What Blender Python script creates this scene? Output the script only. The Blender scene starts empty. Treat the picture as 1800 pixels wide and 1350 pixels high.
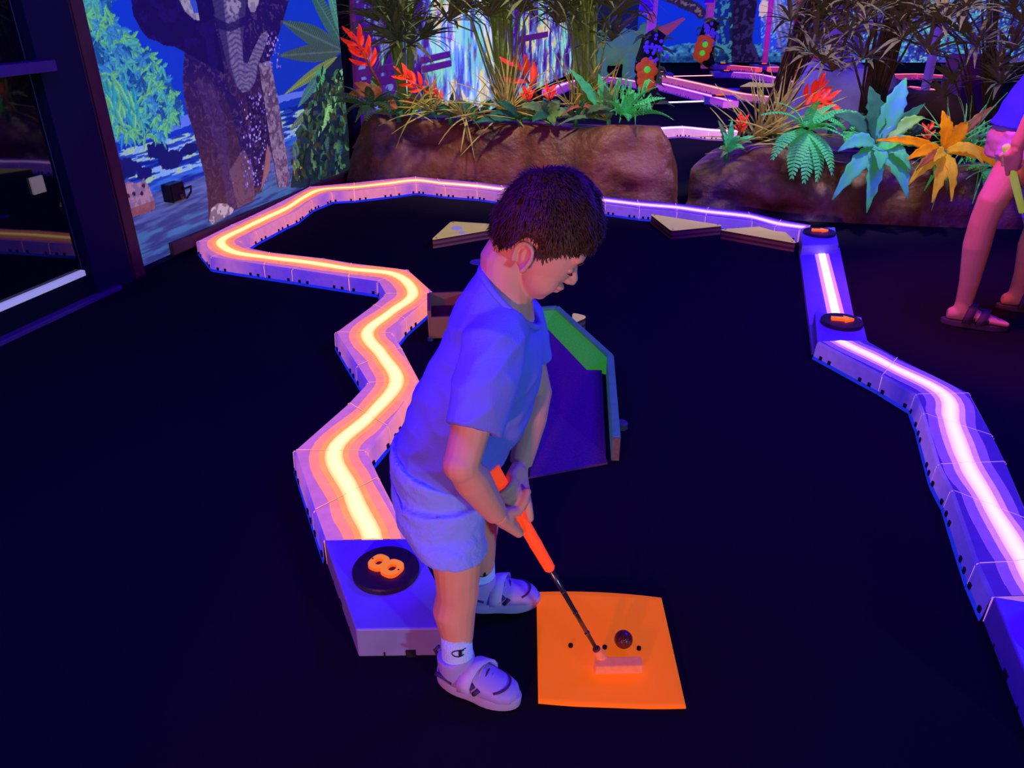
import bpy, bmesh, math, random
import numpy as np
from mathutils import Vector, Matrix, noise

# ------------------------------------------------------------------ camera, world, lights, exposure
sc = bpy.context.scene
C = sc.collection
FPX, PITCH, CAMH = 1350.0, math.radians(27.4), 1.38
cam_d = bpy.data.cameras.new('camera'); cam_d.sensor_width = 36.0; cam_d.lens = 36.0 * FPX / 1800.0
cam_d.clip_start = 0.02; cam_d.clip_end = 100
cam = bpy.data.objects.new('camera', cam_d); C.objects.link(cam)
cam.location = (0, 0, CAMH); cam.rotation_euler = (math.radians(90) - PITCH, 0, 0)
sc.camera = cam
sc.view_settings.view_transform = 'Standard'; sc.view_settings.look = 'None'
sc.view_settings.gamma = 1.0; sc.view_settings.use_curve_mapping = False
sc.view_settings.exposure = 0.0
try:
    sc.cycles.use_denoising = True
    sc.cycles.max_bounces = 6; sc.cycles.diffuse_bounces = 3; sc.cycles.glossy_bounces = 3
    sc.cycles.sample_clamp_indirect = 4.0
except Exception:
    pass
w = bpy.data.worlds.new('dark_room'); sc.world = w; w.use_nodes = True
w.node_tree.nodes['Background'].inputs[0].default_value = (0.02, 0.01, 0.10, 1)
w.node_tree.nodes['Background'].inputs[1].default_value = 0.25

def area(name, loc, target, size, power, col, sy=None):
    d = bpy.data.lights.new(name, 'AREA'); d.energy = power; d.color = col
    d.shape = 'RECTANGLE'; d.size = size; d.size_y = sy or size
    o = bpy.data.objects.new(name, d); C.objects.link(o); o.location = loc
    o.rotation_euler = (Vector(target) - Vector(loc)).to_track_quat('-Z', 'Y').to_euler()
    return o
def spot(name, loc, target, power, col, deg, blend=.6, r=.12):
    d = bpy.data.lights.new(name, 'SPOT'); d.energy = power; d.color = col; d.spot_size = math.radians(deg); d.spot_blend = blend; d.shadow_soft_size = r
    o = bpy.data.objects.new(name, d); C.objects.link(o); o.location = loc
    o.rotation_euler = (Vector(target) - Vector(loc)).to_track_quat('-Z', 'Y').to_euler()
    return o
UV = (0.07, 0.003, 1.0)
area('blacklight_tube_near', (-0.9, 1.3, 2.75), (-0.9, 1.3, 0), 1.6, 95, UV, 0.8)
area('blacklight_tube_right', (2.2, 3.2, 2.75), (2.2, 3.2, 0), 1.6, 190, UV, 0.8)
area('blacklight_tube_rear', (1.0, 8.5, 2.75), (1.0, 8.5, 0), 2.4, 130, UV, 1.2)
area('blacklight_tube_far', (5.0, 12.5, 2.75), (5.0, 12.5, 0), 3.0, 160, UV, 1.6)
spot('pink_fill_lamp', (-1.5, -2.7, 0.95), (0.0, 1.4, 0.8), 430, (1.0, 0.24, 0.30), 34, .5)  # added unseen fill, set low to redden skin and spare flat tops
spot('cool_fill_lamp', (3.0, -2.7, 1.0), (0.0, 1.4, 0.7), 330, (0.36, 0.66, 1.0), 34, .5)  # added unseen fill that greys the shirt front from the right
spot('red_wash_lamp', (1.0, 3.0, 2.7), (2.1, 3.25, 0.7), 260, (1.0, 0.11, 0.05), 42, .6)
spot('planter_spot_lamp', (2.1, 4.1, 2.8), (2.1, 5.7, 0.7), 260, (0.95, 0.88, 0.78), 66, .7)
spot('planter_spot_lamp_left', (-0.5, 5.0, 2.8), (0.1, 6.3, 0.8), 240, (1.0, 0.86, 0.62), 72, .7)

# ------------------------------------------------------------------ projection helpers (photograph measured in 1800 x 1350)
_c, _s = math.cos(PITCH), math.sin(PITCH)
def ray(x, y):
    a = (x - 900) / FPX; b = -(y - 675) / FPX
    return Vector((a, _c + b * _s, -_s + b * _c))
def gnd(x, y, z=0.0):
    d = ray(x, y); t = (z - CAMH) / d.z
    return Vector((d.x * t, d.y * t, z))
def aty(x, y, Y):
    d = ray(x, y); t = Y / d.y
    return Vector((d.x * t, Y, CAMH + d.z * t))

# ------------------------------------------------------------------ materials
def lin(v):
    v = v / 255.0
    return v / 12.92 if v <= 0.04045 else ((v + 0.055) / 1.055) ** 2.4
def S(r, g, b): return (lin(r), lin(g), lin(b))
MATS = {}
def mat(name, base, rough=0.6, emit=None, es=0.0, spec=0.3, var=0.0, vscale=20.0, bump=0.0, bscale=60.0, metal=0.0, base2=None):
    if name in MATS: return MATS[name]
    m = bpy.data.materials.new(name); m.use_nodes = True; MATS[name] = m
    nt = m.node_tree; n = nt.nodes; p = n['Principled BSDF']
    p.inputs['Base Color'].default_value = (*base, 1); p.inputs['Roughness'].default_value = rough
    p.inputs['Metallic'].default_value = metal
    p.inputs['Specular IOR Level'].default_value = spec
    if emit is not None:
        p.inputs['Emission Color'].default_value = (*emit, 1); p.inputs['Emission Strength'].default_value = es
    if var > 0 or bump > 0:
        tc = n.new('ShaderNodeTexCoord')
    if var > 0:
        nz = n.new('ShaderNodeTexNoise'); nz.inputs['Scale'].default_value = vscale; nz.inputs['Detail'].default_value = 4
        nt.links.new(tc.outputs['Object'], nz.inputs['Vector'])
        mx = n.new('ShaderNodeMix'); mx.data_type = 'RGBA'
        b2 = base2 or tuple(max(0, c * (1 - var)) for c in base)
        mx.inputs[6].default_value = (*base, 1); mx.inputs[7].default_value = (*b2, 1)
        rp = n.new('ShaderNodeValToRGB'); rp.color_ramp.elements[0].position = 0.38; rp.color_ramp.elements[1].position = 0.62
        nt.links.new(nz.outputs['Fac'], rp.inputs['Fac']); nt.links.new(rp.outputs['Color'], mx.inputs[0])
        nt.links.new(mx.outputs[2], p.inputs['Base Color'])
    if bump > 0:
        nb = n.new('ShaderNodeTexNoise'); nb.inputs['Scale'].default_value = bscale; nb.inputs['Detail'].default_value = 3
        nt.links.new(tc.outputs['Object'], nb.inputs['Vector'])
        bp = n.new('ShaderNodeBump'); bp.inputs['Strength'].default_value = bump; bp.inputs['Distance'].default_value = 0.01
        nt.links.new(nb.outputs['Fac'], bp.inputs['Height']); nt.links.new(bp.outputs['Normal'], p.inputs['Normal'])
    return m
def mat_attr(name, es, basef=0.3, rough=0.5, attr='Col', mottle=0.0):
    """material whose pigment / glow comes from a colour attribute"""
    if name in MATS: return MATS[name]
    m = bpy.data.materials.new(name); m.use_nodes = True; MATS[name] = m
    nt = m.node_tree; n = nt.nodes; p = n['Principled BSDF']
    a = n.new('ShaderNodeVertexColor'); a.layer_name = attr
    mx = n.new('ShaderNodeMix'); mx.data_type = 'RGBA'; mx.inputs[0].default_value = basef
    mx.inputs[6].default_value = (0, 0, 0, 1)
    src = a.outputs['Color']
    if mottle > 0:
        tc = n.new('ShaderNodeTexCoord'); nz = n.new('ShaderNodeTexNoise'); nz.inputs['Scale'].default_value = 28; nz.inputs['Detail'].default_value = 5
        mr = n.new('ShaderNodeMapRange'); mr.inputs['From Min'].default_value = .3; mr.inputs['From Max'].default_value = .7; mr.inputs['To Min'].default_value = 1 - mottle; mr.inputs['To Max'].default_value = 1 + mottle * .6
        vm = n.new('ShaderNodeVectorMath'); vm.operation = 'SCALE'
        nt.links.new(tc.outputs['Object'], nz.inputs['Vector']); nt.links.new(nz.outputs['Fac'], mr.inputs['Value']); nt.links.new(a.outputs['Color'], vm.inputs[0]); nt.links.new(mr.outputs['Result'], vm.inputs['Scale']); src = vm.outputs[0]
    nt.links.new(src, mx.inputs[7]); nt.links.new(mx.outputs[2], p.inputs['Base Color'])
    nt.links.new(src, p.inputs['Emission Color']); p.inputs['Emission Strength'].default_value = es
    p.inputs['Roughness'].default_value = rough; p.inputs['Specular IOR Level'].default_value = 0.15
    return m

# ------------------------------------------------------------------ object helpers
ROOT = {}
def tag(o, label=None, cat=None, group=None, kind=None):
    if label: o['label'] = label
    if cat: o['category'] = cat
    if group: o['group'] = group
    if kind: o['kind'] = kind
    return o
def thing(name, label, cat, loc, group=None):
    o = bpy.data.objects.new(name, None); o.empty_display_size = 0.05; C.objects.link(o)
    o.location = loc; ROOT[o.name] = Vector(loc)
    return tag(o, label, cat, group)
def link_mesh(name, me, mats=None, parent=None, smooth=False, origin=None):
    """world-space mesh data -> object; origin moved to the root of the thing (or given origin)"""
    org = Vector(origin) if origin is not None else (ROOT[parent.name] if parent is not None else Vector((0, 0, 0)))
    if org.length > 0: me.transform(Matrix.Translation(-org))
    o = bpy.data.objects.new(name, me); C.objects.link(o)
    if parent is not None: o.parent = parent
    else: o.location = org
    ROOT[o.name] = org
    if mats:
        for m in (mats if isinstance(mats, (list, tuple)) else [mats]): me.materials.append(m)
    if smooth: me.polygons.foreach_set('use_smooth', [True] * len(me.polygons))
    return o
def inst(name, me, world, parent):
    """object sharing mesh data, placed by a world matrix under a thing"""
    o = bpy.data.objects.new(name, me); C.objects.link(o); o.parent = parent
    o.matrix_local = Matrix.Translation(-ROOT[parent.name]) @ world
    ROOT[o.name] = ROOT[parent.name]
    return o
class MB:
    def __init__(s): s.v = []; s.f = []; s.m = []; s.c = None
    def vert(s, p): s.v.append(tuple(p)); return len(s.v) - 1
    def face(s, ids, m=0): s.f.append(tuple(ids)); s.m.append(m)
    def box(s, c, size, R=None, m=0, taper=0.0):
        c = Vector(c); hx, hy, hz = [q / 2 for q in size]; R = R or Matrix.Identity(3); b = len(s.v)
        for z in (-1, 1):
            k = 1 - taper if z > 0 else 1
            for x, y in ((-1, -1), (1, -1), (1, 1), (-1, 1)):
                s.v.append(tuple(c + R @ Vector((x * hx * k, y * hy * k, z * hz))))
        for q in ((0, 3, 2, 1), (4, 5, 6, 7), (0, 1, 5, 4), (1, 2, 6, 5), (2, 3, 7, 6), (3, 0, 4, 7)):
            s.face([b + i for i in q], m)
    def prism(s, pts, z0, z1, m=0, mtop=None, inset=0.0):
        n = len(pts); b = len(s.v)
        cx = sum(p[0] for p in pts) / n; cy = sum(p[1] for p in pts) / n
        for p in pts: s.v.append((p[0], p[1], z0))
        for p in pts: s.v.append((p[0] + (cx - p[0]) * inset, p[1] + (cy - p[1]) * inset, z1))
        s.face(range(b + n - 1, b - 1, -1), m); s.face(range(b + n, b + 2 * n), m if mtop is None else mtop)
        for i in range(n): s.face((b + i, b + (i + 1) % n, b + n + (i + 1) % n, b + n + i), m)
    def tube(s, pts, rad, n=8, m=0, cap=True):
        pts = [Vector(p) for p in pts]; k = len(pts)
        if not isinstance(rad, (list, tuple)): rad = [rad] * k
        b = len(s.v); ref = None
        for i, p in enumerate(pts):
            t = (pts[min(i + 1, k - 1)] - pts[max(i - 1, 0)]).normalized()
            if ref is None: ref = t.orthogonal().normalized()
            ref = (ref - t * ref.dot(t))
            ref = ref.normalized() if ref.length > 1e-6 else t.orthogonal().normalized()
            q = t.cross(ref)
            for j in range(n):
                a = 2 * math.pi * j / n
                s.v.append(tuple(p + (ref * math.cos(a) + q * math.sin(a)) * rad[i]))
        for i in range(k - 1):
            for j in range(n):
                s.face((b + i * n + j, b + i * n + (j + 1) % n, b + (i + 1) * n + (j + 1) % n, b + (i + 1) * n + j), m)
        if cap:
            s.face(range(b + n - 1, b - 1, -1), m); s.face(range(b + (k - 1) * n, b + k * n), m)
    def ell(s, c, r, R=None, nu=16, nv=10, m=0):
        c = Vector(c); R = R or Matrix.Identity(3); b = len(s.v)
        r = (r, r, r) if isinstance(r, (int, float)) else r
        s.v.append(tuple(c + R @ Vector((0, 0, r[2]))))
        for i in range(1, nv):
            ph = math.pi * i / nv
            for j in range(nu):
                a = 2 * math.pi * j / nu
                s.v.append(tuple(c + R @ Vector((r[0] * math.sin(ph) * math.cos(a), r[1] * math.sin(ph) * math.sin(a), r[2] * math.cos(ph)))))
        s.v.append(tuple(c + R @ Vector((0, 0, -r[2])))); e = len(s.v) - 1
        for j in range(nu):
            s.face((b, b + 1 + j, b + 1 + (j + 1) % nu), m)
            s.face((e, b + 1 + (nv - 2) * nu + (j + 1) % nu, b + 1 + (nv - 2) * nu + j), m)
        for i in range(nv - 2):
            for j in range(nu):
                s.face((b + 1 + i * nu + j, b + 1 + (i + 1) * nu + j, b + 1 + (i + 1) * nu + (j + 1) % nu, b + 1 + i * nu + (j + 1) % nu), m)
    def loft(s, rings, n=20, m=0):
        """rings: (centre, vecA, vecB) ellipses, closed at both ends"""
        b = len(s.v)
        for c, A, B in rings:
            c, A, B = Vector(c), Vector(A), Vector(B)
            for j in range(n):
                a = 2 * math.pi * j / n
                s.v.append(tuple(c + A * math.cos(a) + B * math.sin(a)))
        k = len(rings)
        for i in range(k - 1):
            for j in range(n):
                s.face((b + i * n + j, b + i * n + (j + 1) % n, b + (i + 1) * n + (j + 1) % n, b + (i + 1) * n + j), m)
        s.face(range(b + n - 1, b - 1, -1), m); s.face(range(b + (k - 1) * n, b + k * n), m)
    def cap(s, p0, p1, r0, r1, n=12):
        """tapered capsule"""
        p0, p1 = Vector(p0), Vector(p1); s.tube([p0, p1], [r0, r1], n); s.ell(p0, r0, nu=n, nv=8); s.ell(p1, r1, nu=n, nv=8)
    def mesh(s, name):
        me = bpy.data.meshes.new(name); me.from_pydata(s.v, [], s.f); me.polygons.foreach_set('material_index', s.m)
        bm = bmesh.new(); bm.from_mesh(me); bmesh.ops.recalc_face_normals(bm, faces=bm.faces); bm.to_mesh(me); bm.free()
        return me
    def build(s, name, mats, parent=None, smooth=False, origin=None, bevel=0.0):
        o = link_mesh(name, s.mesh(name), mats, parent, smooth, origin)
        if bevel > 0:
            b = o.modifiers.new('bevel', 'BEVEL'); b.width = bevel; b.segments = 2; b.limit_method = 'ANGLE'; b.angle_limit = math.radians(40)
        return o
    def remesh(s, name, voxel, smooth=4, mats=None, parent=None, factor=0.5, post=None):
        """fuse overlapping closed pieces into one continuous skin"""
        me = bpy.data.meshes.new(name); me.from_pydata(s.v, [], s.f)
        bm = bmesh.new(); bm.from_mesh(me); bmesh.ops.recalc_face_normals(bm, faces=bm.faces); bm.to_mesh(me); bm.free()
        o = bpy.data.objects.new(name + '_source', me); C.objects.link(o)
        r = o.modifiers.new('r', 'REMESH'); r.mode = 'VOXEL'; r.voxel_size = voxel; r.adaptivity = 0
        if smooth:
            q = o.modifiers.new('s', 'SMOOTH'); q.iterations = smooth; q.factor = factor
        dg = bpy.context.evaluated_depsgraph_get(); ev = o.evaluated_get(dg)
        out = bpy.data.meshes.new_from_object(ev)
        bpy.data.objects.remove(o); bpy.data.meshes.remove(me)
        out.name = name; out.materials.clear()
        if post: post(out)
        return link_mesh(name, out, mats, parent, True)
def rotz(a): return Matrix.Rotation(a, 3, 'Z')
def frame(t, up):
    t = Vector(t).normalized(); s_ = t.cross(Vector(up))
    s_ = s_.normalized() if s_.length > 1e-6 else t.orthogonal().normalized()
    return t, s_, s_.cross(t)
rnd = random.Random(7)
# ------------------------------------------------------------------ the room
def quad(name, pts, m, kind='structure', label=None, cat=None):
    b = MB(); ids = [b.vert(p) for p in pts]; b.face(ids)
    o = link_mesh(name, b.mesh(name), m); tag(o, label, cat, None, kind); return o
M_carpet = mat('black_carpet', S(30, 26, 34), 1.0, spec=0.05, var=0.35, vscale=900, bump=0.35, bscale=700)
M_black = mat('matt_black_paint', S(26, 24, 30), 0.8, spec=0.1)
M_dark = mat('dark_blue_paint', S(34, 30, 52), 0.7, spec=0.2)
M_trimbrown = mat('brown_painted_wood', S(120, 74, 56), 0.5, var=0.2, vscale=8)
M_plum = mat('plum_painted_wood', S(150, 74, 140), 0.6, var=0.25, vscale=14, emit=S(120, 40, 120), es=0.25)

WA = Vector((-2.017, 3.967, 0)); WD = Vector((0.2803, 0.9599, 0)); WN = Vector((0.9599, -0.2803, 0))
def wall_pt(u, z, off=0.0): return WA + WD * u + WN * off + Vector((0, 0, z))
def wall_px(x, y, off=0.0):
    d = ray(x, y); o = Vector((0, 0, CAMH)); p0 = WA + WN * off
    t = (p0 - o).dot(WN) / d.dot(WN); p = o + d * t
    return (p - WA).dot(WD), p.z
ROOMZ = 2.9; YB = 16.6; XR = 13.0; YF = -3.0
uF = (YF - WA.y) / WD.y; uB = (YB - WA.y) / WD.y
pF = wall_pt(uF, 0); pB = wall_pt(uB, 0)
def slab(name, pts, nrm, th, m):
    b = MB(); k = [b.vert(p) for p in pts]; q = [b.vert(Vector(p) - Vector(nrm) * th) for p in pts]
    n = len(k); b.face(k); b.face(q[::-1])
    for i in range(n): b.face((k[i], q[i], q[(i + 1) % n], k[(i + 1) % n]))
    o = link_mesh(name, b.mesh(name), m); tag(o, kind='structure'); return o
slab('floor', [(pF.x, YF, 0), (XR, YF, 0), (XR, YB, 0), (pB.x, YB, 0)], (0, 0, 1), 0.1, M_carpet)
slab('ceiling', [(pF.x, YF, ROOMZ), (XR, YF, ROOMZ), (XR, YB, ROOMZ), (pB.x, YB, ROOMZ)], (0, 0, -1), 0.1, M_black)
wall_l = slab('wall_left', [pF, pB, pB + Vector((0, 0, ROOMZ)), pF + Vector((0, 0, ROOMZ))], WN, 0.12, M_dark)
wall_b = slab('wall_back', [(pB.x, YB, 0), (XR, YB, 0), (XR, YB, ROOMZ), (pB.x, YB, ROOMZ)], (0, -1, 0), 0.12, M_dark)
slab('wall_right', [(XR, YB, 0), (XR, YF, 0), (XR, YF, ROOMZ), (XR, YB, ROOMZ)], (-1, 0, 0), 0.12, M_dark)
slab('wall_front', [(XR, YF, 0), (pF.x, YF, 0), (pF.x, YF, ROOMZ), (XR, YF, ROOMZ)], (0, 1, 0), 0.12, M_dark)

# ------------------------------------------------------------------ printed murals (flat print: pigment on the wall panel)
class Canvas:
    def __init__(s, u0, u1, z0, z1, nu, nz, seed=1):
        s.u = np.linspace(u0, u1, nu); s.z = np.linspace(z0, z1, nz); s.U, s.Z = np.meshgrid(s.u, s.z)
        s.rgb = np.zeros((nz, nu, 3)); s.rs = np.random.RandomState(seed); s.ext = (u0, u1, z0, z1)
    def noise(s, fu, fz, oct=3):
        out = np.zeros_like(s.U); amp = 1.0; tot = 0
        for _ in range(oct):
            a = (s.U - s.ext[0]) * fu; b = (s.Z - s.ext[2]) * fz
            g = s.rs.rand(int(b.max()) + 3, int(a.max()) + 3); i = a.astype(int); j = b.astype(int); x = a - i; y = b - j
            x = x * x * (3 - 2 * x); y = y * y * (3 - 2 * y)
            out += amp * (g[j, i] * (1 - x) * (1 - y) + g[j, i + 1] * x * (1 - y) + g[j + 1, i] * (1 - x) * y + g[j + 1, i + 1] * x * y)
            tot += amp; amp *= 0.5; fu *= 2; fz *= 2
        return out / tot
    def poly(s, pts):
        m = np.zeros(s.U.shape, bool); n = len(pts)
        for i in range(n):
            (x0, y0), (x1, y1) = pts[i], pts[(i + 1) % n]
            if y0 == y1: continue
            c = ((y0 > s.Z) != (y1 > s.Z)) & (s.U < (x1 - x0) * (s.Z - y0) / (y1 - y0) + x0); m ^= c
        return m
    def dist(s, pts):
        d = np.full(s.U.shape, 9.0)
        for (x0, y0), (x1, y1) in zip(pts[:-1], pts[1:]):
            l2 = (x1 - x0) ** 2 + (y1 - y0) ** 2 + 1e-9
            t = np.clip(((s.U - x0) * (x1 - x0) + (s.Z - y0) * (y1 - y0)) / l2, 0, 1)
            d = np.minimum(d, np.hypot(s.U - x0 - t * (x1 - x0), s.Z - y0 - t * (y1 - y0)))
        return d
    def put(s, mask, col, a=1.0):
        k = (mask.astype(float) * a)[..., None]; s.rgb = s.rgb * (1 - k) + np.asarray(col) * k
    def blend(s, k, c0, c1):
        k = np.clip(k, 0, 1)[..., None]; return np.asarray(c0) * (1 - k) + np.asarray(c1) * k
    def leaf(s, p, q, w, col, rib=None, seg=4):
        """pointed leaf from p to q, width w"""
        (x0, y0), (x1, y1) = p, q
        L = math.hypot(x1 - x0, y1 - y0) + 1e-6; tx, ty = (x1 - x0) / L, (y1 - y0) / L
        m_ = L * 1.1
        iu = slice(max(0, np.searchsorted(s.u, min(x0, x1) - w)), np.searchsorted(s.u, max(x0, x1) + w) + 1)
        iz = slice(max(0, np.searchsorted(s.z, min(y0, y1) - w)), np.searchsorted(s.z, max(y0, y1) + w) + 1)
        U, Z = s.U[iz, iu], s.Z[iz, iu]
        if U.size == 0: return
        a = ((U - x0) * tx + (Z - y0) * ty) / L; b = -(U - x0) * ty + (Z - y0) * tx
        half = w * np.sin(np.pi * np.clip(a, 0, 1) ** 0.8)
        k = ((a > 0) & (a < 1) & (np.abs(b) < half))[..., None]
        sh = 1.0 - 0.35 * (b > 0)[..., None] if rib is None else 1.0
        s.rgb[iz, iu] = np.where(k, np.asarray(col) * sh, s.rgb[iz, iu])
        if rib is not None:
            k2 = ((a > 0) & (a < 0.95) & ((np.abs(b) < w * 0.10) | ((np.abs(b) < half) & (np.sin((a * L + np.abs(b) * 0.7) * 260) > 0.75))))[..., None]
            s.rgb[iz, iu] = np.where(k2, np.asarray(rib), s.rgb[iz, iu])
    def build(s, name, fn, m, parent=None):
        nz, nu = s.U.shape
        co = np.array([fn(a, b) for a, b in ((0, 0), (1, 0), (0, 1))], float)
        P = co[0] + s.U[..., None] * (co[1] - co[0]) + s.Z[..., None] * (co[2] - co[0])
        me = bpy.data.meshes.new(name); me.vertices.add(nz * nu); me.vertices.foreach_set('co', P.reshape(-1))
        i, j = np.meshgrid(np.arange(nz - 1), np.arange(nu - 1), indexing='ij'); v = i * nu + j
        f = np.stack([v, v + 1, v + nu + 1, v + nu], -1).reshape(-1, 4); nf = len(f)
        me.loops.add(nf * 4); me.loops.foreach_set('vertex_index', f.reshape(-1))
        me.polygons.add(nf); me.polygons.foreach_set('loop_start', np.arange(nf) * 4); me.polygons.foreach_set('loop_total', np.full(nf, 4))
        me.update(); me.validate()
        a = me.color_attributes.new('Col', 'FLOAT_COLOR', 'POINT')
        rgba = np.concatenate([np.clip(s.rgb, 0, 4), np.ones((nz, nu, 1))], -1); a.data.foreach_set('color', rgba.reshape(-1).astype(np.float32))
        return link_mesh(name, me, m, parent)
M_mural = mat_attr('printed_uv_mural', 0.55, 0.65, 0.55)

# --- elephant at the river, printed on the left wall
uL, uR = wall_px(243, 470)[0], wall_px(607, 200)[0]
cv = Canvas(uL, uR, 0.03, 2.0, 500, 430, 3)
W = lambda x, y: wall_px(x, y)
PX = lambda pts: [wall_px(x, y) for x, y in pts]
n1 = cv.noise(14, 14, 4); n2 = cv.noise(40, 40, 3); n3 = cv.noise(6, 60, 3)
cv.rgb = cv.blend((cv.Z - 0.6) / 1.2 + 0.25 * (n1 - .5), S(24, 62, 190), S(20, 70, 225))
# water
zw = W(220, 262)[1]
wt = cv.Z < zw + 0.03 * (n1 - 0.5)
cv.rgb = np.where(wt[..., None], cv.blend((n3 - 0.35) * 2.4, S(22, 40, 150), S(70, 130, 235)), cv.rgb)
foam = (n3 > 0.55) & wt & (cv.Z > W(230, 330)[1])
cv.put(foam, S(170, 215, 250), 0.8)
cv.put(foam & (n1 > 0.55), S(190, 235, 150), 0.8)
low = cv.Z < W(250, 345)[1]
cv.rgb = np.where(low[..., None], cv.blend((n3 - .3) * 2, S(60, 70, 130), S(110, 125, 190)), cv.rgb)
cv.put((cv.Z < W(250, 400)[1]) & (n3 > .5), S(60, 130, 165), 0.6)
for x, y, a, b in ((275, 262, .09, .045), (297, 281, .10, .05), (214, 298, .12, .05), (250, 305, .06, .03), (330, 262, .08, .03)):
    cu, cz = W(x, y); cv.put(((cv.U - cu) / a) ** 2 + ((cv.Z - cz) / b) ** 2 < 1 + n2 - .5, S(28, 30, 110))
cv.put((np.abs(cv.Z - W(200, 258)[1] - .04) < .035 * n3 * 1.6), S(120, 150, 250), .8)
# far foliage: clumps of palm-like leaves
fol = PX([(135, -60), (190, -30), (192, 22), (219, 63), (250, 85), (279, 109), (290, 130), (303, 160), (312, 205), (300, 222), (276, 238), (222, 242), (185, 235), (160, 120)])
fm = cv.poly(fol); cv.put(fm, S(24, 78, 160), .9); cv.put(fm & (n2 > .5), S(52, 140, 170), .7)
def inside(u, z, pts):
    r = False
    for i in range(len(pts)):
        (x0, y0), (x1, y1) = pts[i], pts[(i + 1) % len(pts)]
        if (y0 > z) != (y1 > z) and u < (x1 - x0) * (z - y0) / (y1 - y0) + x0: r = not r
    return r
rs = random.Random(4)
us = [p[0] for p in fol]; zs = [p[1] for p in fol]; cnt = 0
while cnt < 250:
    u, z = rs.uniform(min(us), max(us)), rs.uniform(min(zs), max(zs))
    if not inside(u, z, fol): continue
    cnt += 1
    top = (z - min(zs)) / (max(zs) - min(zs)); k = rs.random()
    col = S(120, 225, 140) if k < .28 else S(90, 205, 185) if k < .55 else S(70, 160, 215) if k < .8 else S(40, 105, 170)
    for j in range(6):
        a = math.radians(rs.uniform(150, 390)); L = rs.uniform(.04, .10)
        cv.leaf((u, z), (u + L * math.cos(a) * .8, z + L * math.sin(a)), .010, col)
for j in range(46):
    x = rs.uniform(188, 240); y = rs.uniform(165, 230); u, z = W(x, y); a = math.radians(rs.uniform(60, 120)); L = rs.uniform(.06, .14)
    cv.leaf((u, z), (u + L * math.cos(a), z + L * math.sin(a)), .014, S(130, 235, 150) if rs.random() < .6 else S(60, 190, 190))
# elephant
body = PX([(180, -190), (205, -90), (227, -5), (230, 25), (240, 44), (245, 54), (258, 68), (271, 72), (285, 80), (303, 82), (321, 91), (318, 142), (322, 185), (337, 231), (347, 272), (358, 313), (362, 345), (364, 392), (444, 352), (448, 340), (457, 338), (464, 290), (467, 250), (474, 268), (481, 300), (486, 330), (505, 327), (506, 308), (497, 245), (486, 174), (478, 140), (472, 106), (480, 80), (494, 40), (505, 0), (520, -60), (540, -190)])
bm_ = cv.poly(body)
zt, zb = W(400, 60)[1], W(400, 360)[1]
g = np.clip((cv.Z - zb) / (zt - zb), 0, 1)
cv.rgb = np.where(bm_[..., None], cv.blend(g + .3 * (n1 - .5), S(92, 52, 62), S(40, 22, 104)), cv.rgb)
ear = PX([(180, -190), (205, -90), (227, -5), (230, 25), (240, 44), (245, 54), (258, 68), (271, 72), (285, 80), (303, 82), (321, 91), (345, 105), (392, 130), (385, 90), (374, 40), (365, -190)])
cv.put(cv.poly(ear), S(30, 16, 88)); cv.put(cv.poly(ear) & (n1 > .58), S(40, 22, 110), .7)
dk = PX([(322, 100), (345, 108), (388, 134), (420, 190), (440, 250), (446, 330), (430, 345), (418, 250), (398, 180), (370, 140)])
cv.put(cv.poly(dk), S(42, 22, 100), .75)
cv.put(cv.poly(PX([(430, 165), (470, 180), (482, 240), (470, 260), (458, 330), (446, 330), (440, 250)])), S(40, 20, 84), .85)
lt = PX([(340, 140), (372, 150), (392, 210), (405, 300), (412, 365), (398, 372), (388, 300), (365, 220)])
cv.put(cv.poly(lt), S(96, 62, 130), .35)
leg2 = PX([(452, 112), (472, 106), (486, 174), (497, 245), (506, 308), (504, 327), (488, 330), (476, 268), (470, 235), (462, 180)])
lm = cv.poly(leg2); cv.put(lm, S(140, 110, 140), .85); cv.put(lm & (n2 > .52), S(185, 160, 180), .6); cv.put(lm & (n2 < .4), S(80, 50, 100), .6)
leg1 = PX([(400, 300), (425, 262), (440, 290), (446, 350), (415, 366)])
cv.put(cv.poly(leg1), S(150, 105, 122), .5)
cv.put(cv.poly(PX([(455, 335), (460, 305), (467, 252), (473, 270), (471, 300)])), S(178, 112, 104), .9)
wk = np.sin(cv.Z * 60 + n1 * 22 + cv.U * 25)
cv.put(bm_ & ~cv.poly(ear) & (wk > .72) & (n2 > .46), S(120, 86, 120), .35); cv.put(bm_ & (wk < -.8), S(34, 18, 62), .35)
trunk = PX([(366, -190), (370, 0), (378, 40), (388, 80), (398, 120), (412, 150), (424, 163), (437, 160), (447, 140), (449, 118), (462, 85), (470, 62), (466, 54), (456, 60), (444, 84), (432, 112), (424, 108), (424, 70), (428, 30), (430, 0), (440, -190)])
tm = cv.poly(trunk); cv.put(tm, S(96, 84, 138))
ctr = [W(400, -190), W(402, 0), W(408, 60), W(414, 110), W(424, 145), W(440, 125), W(462, 70)]
tdist = cv.dist(ctr)
wr = np.sin(cv.Z * 210 + n1 * 12 + np.abs(cv.U - W(412, 80)[0]) * 60)
cv.put(tm & (tdist < .075), S(120, 104, 150), .8); cv.put(tm & (wr > .25) & (tdist < .06) & (n2 > .42), S(165, 146, 168), .45); cv.put(tm & (wr < -.7), S(56, 40, 100), .6); cv.put(tm & (tdist > .07), S(56, 38, 100), .7)
cv.put(cv.poly(PX([(374, 30), (400, 42), (428, 28), (427, 45), (402, 56), (380, 50)])), S(36, 22, 96), .9)
cv.put(cv.poly(PX([(392, -30), (424, -30), (420, 18), (405, 30), (396, 20)])) & (n2 > .45), S(178, 165, 180), .8)
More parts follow.
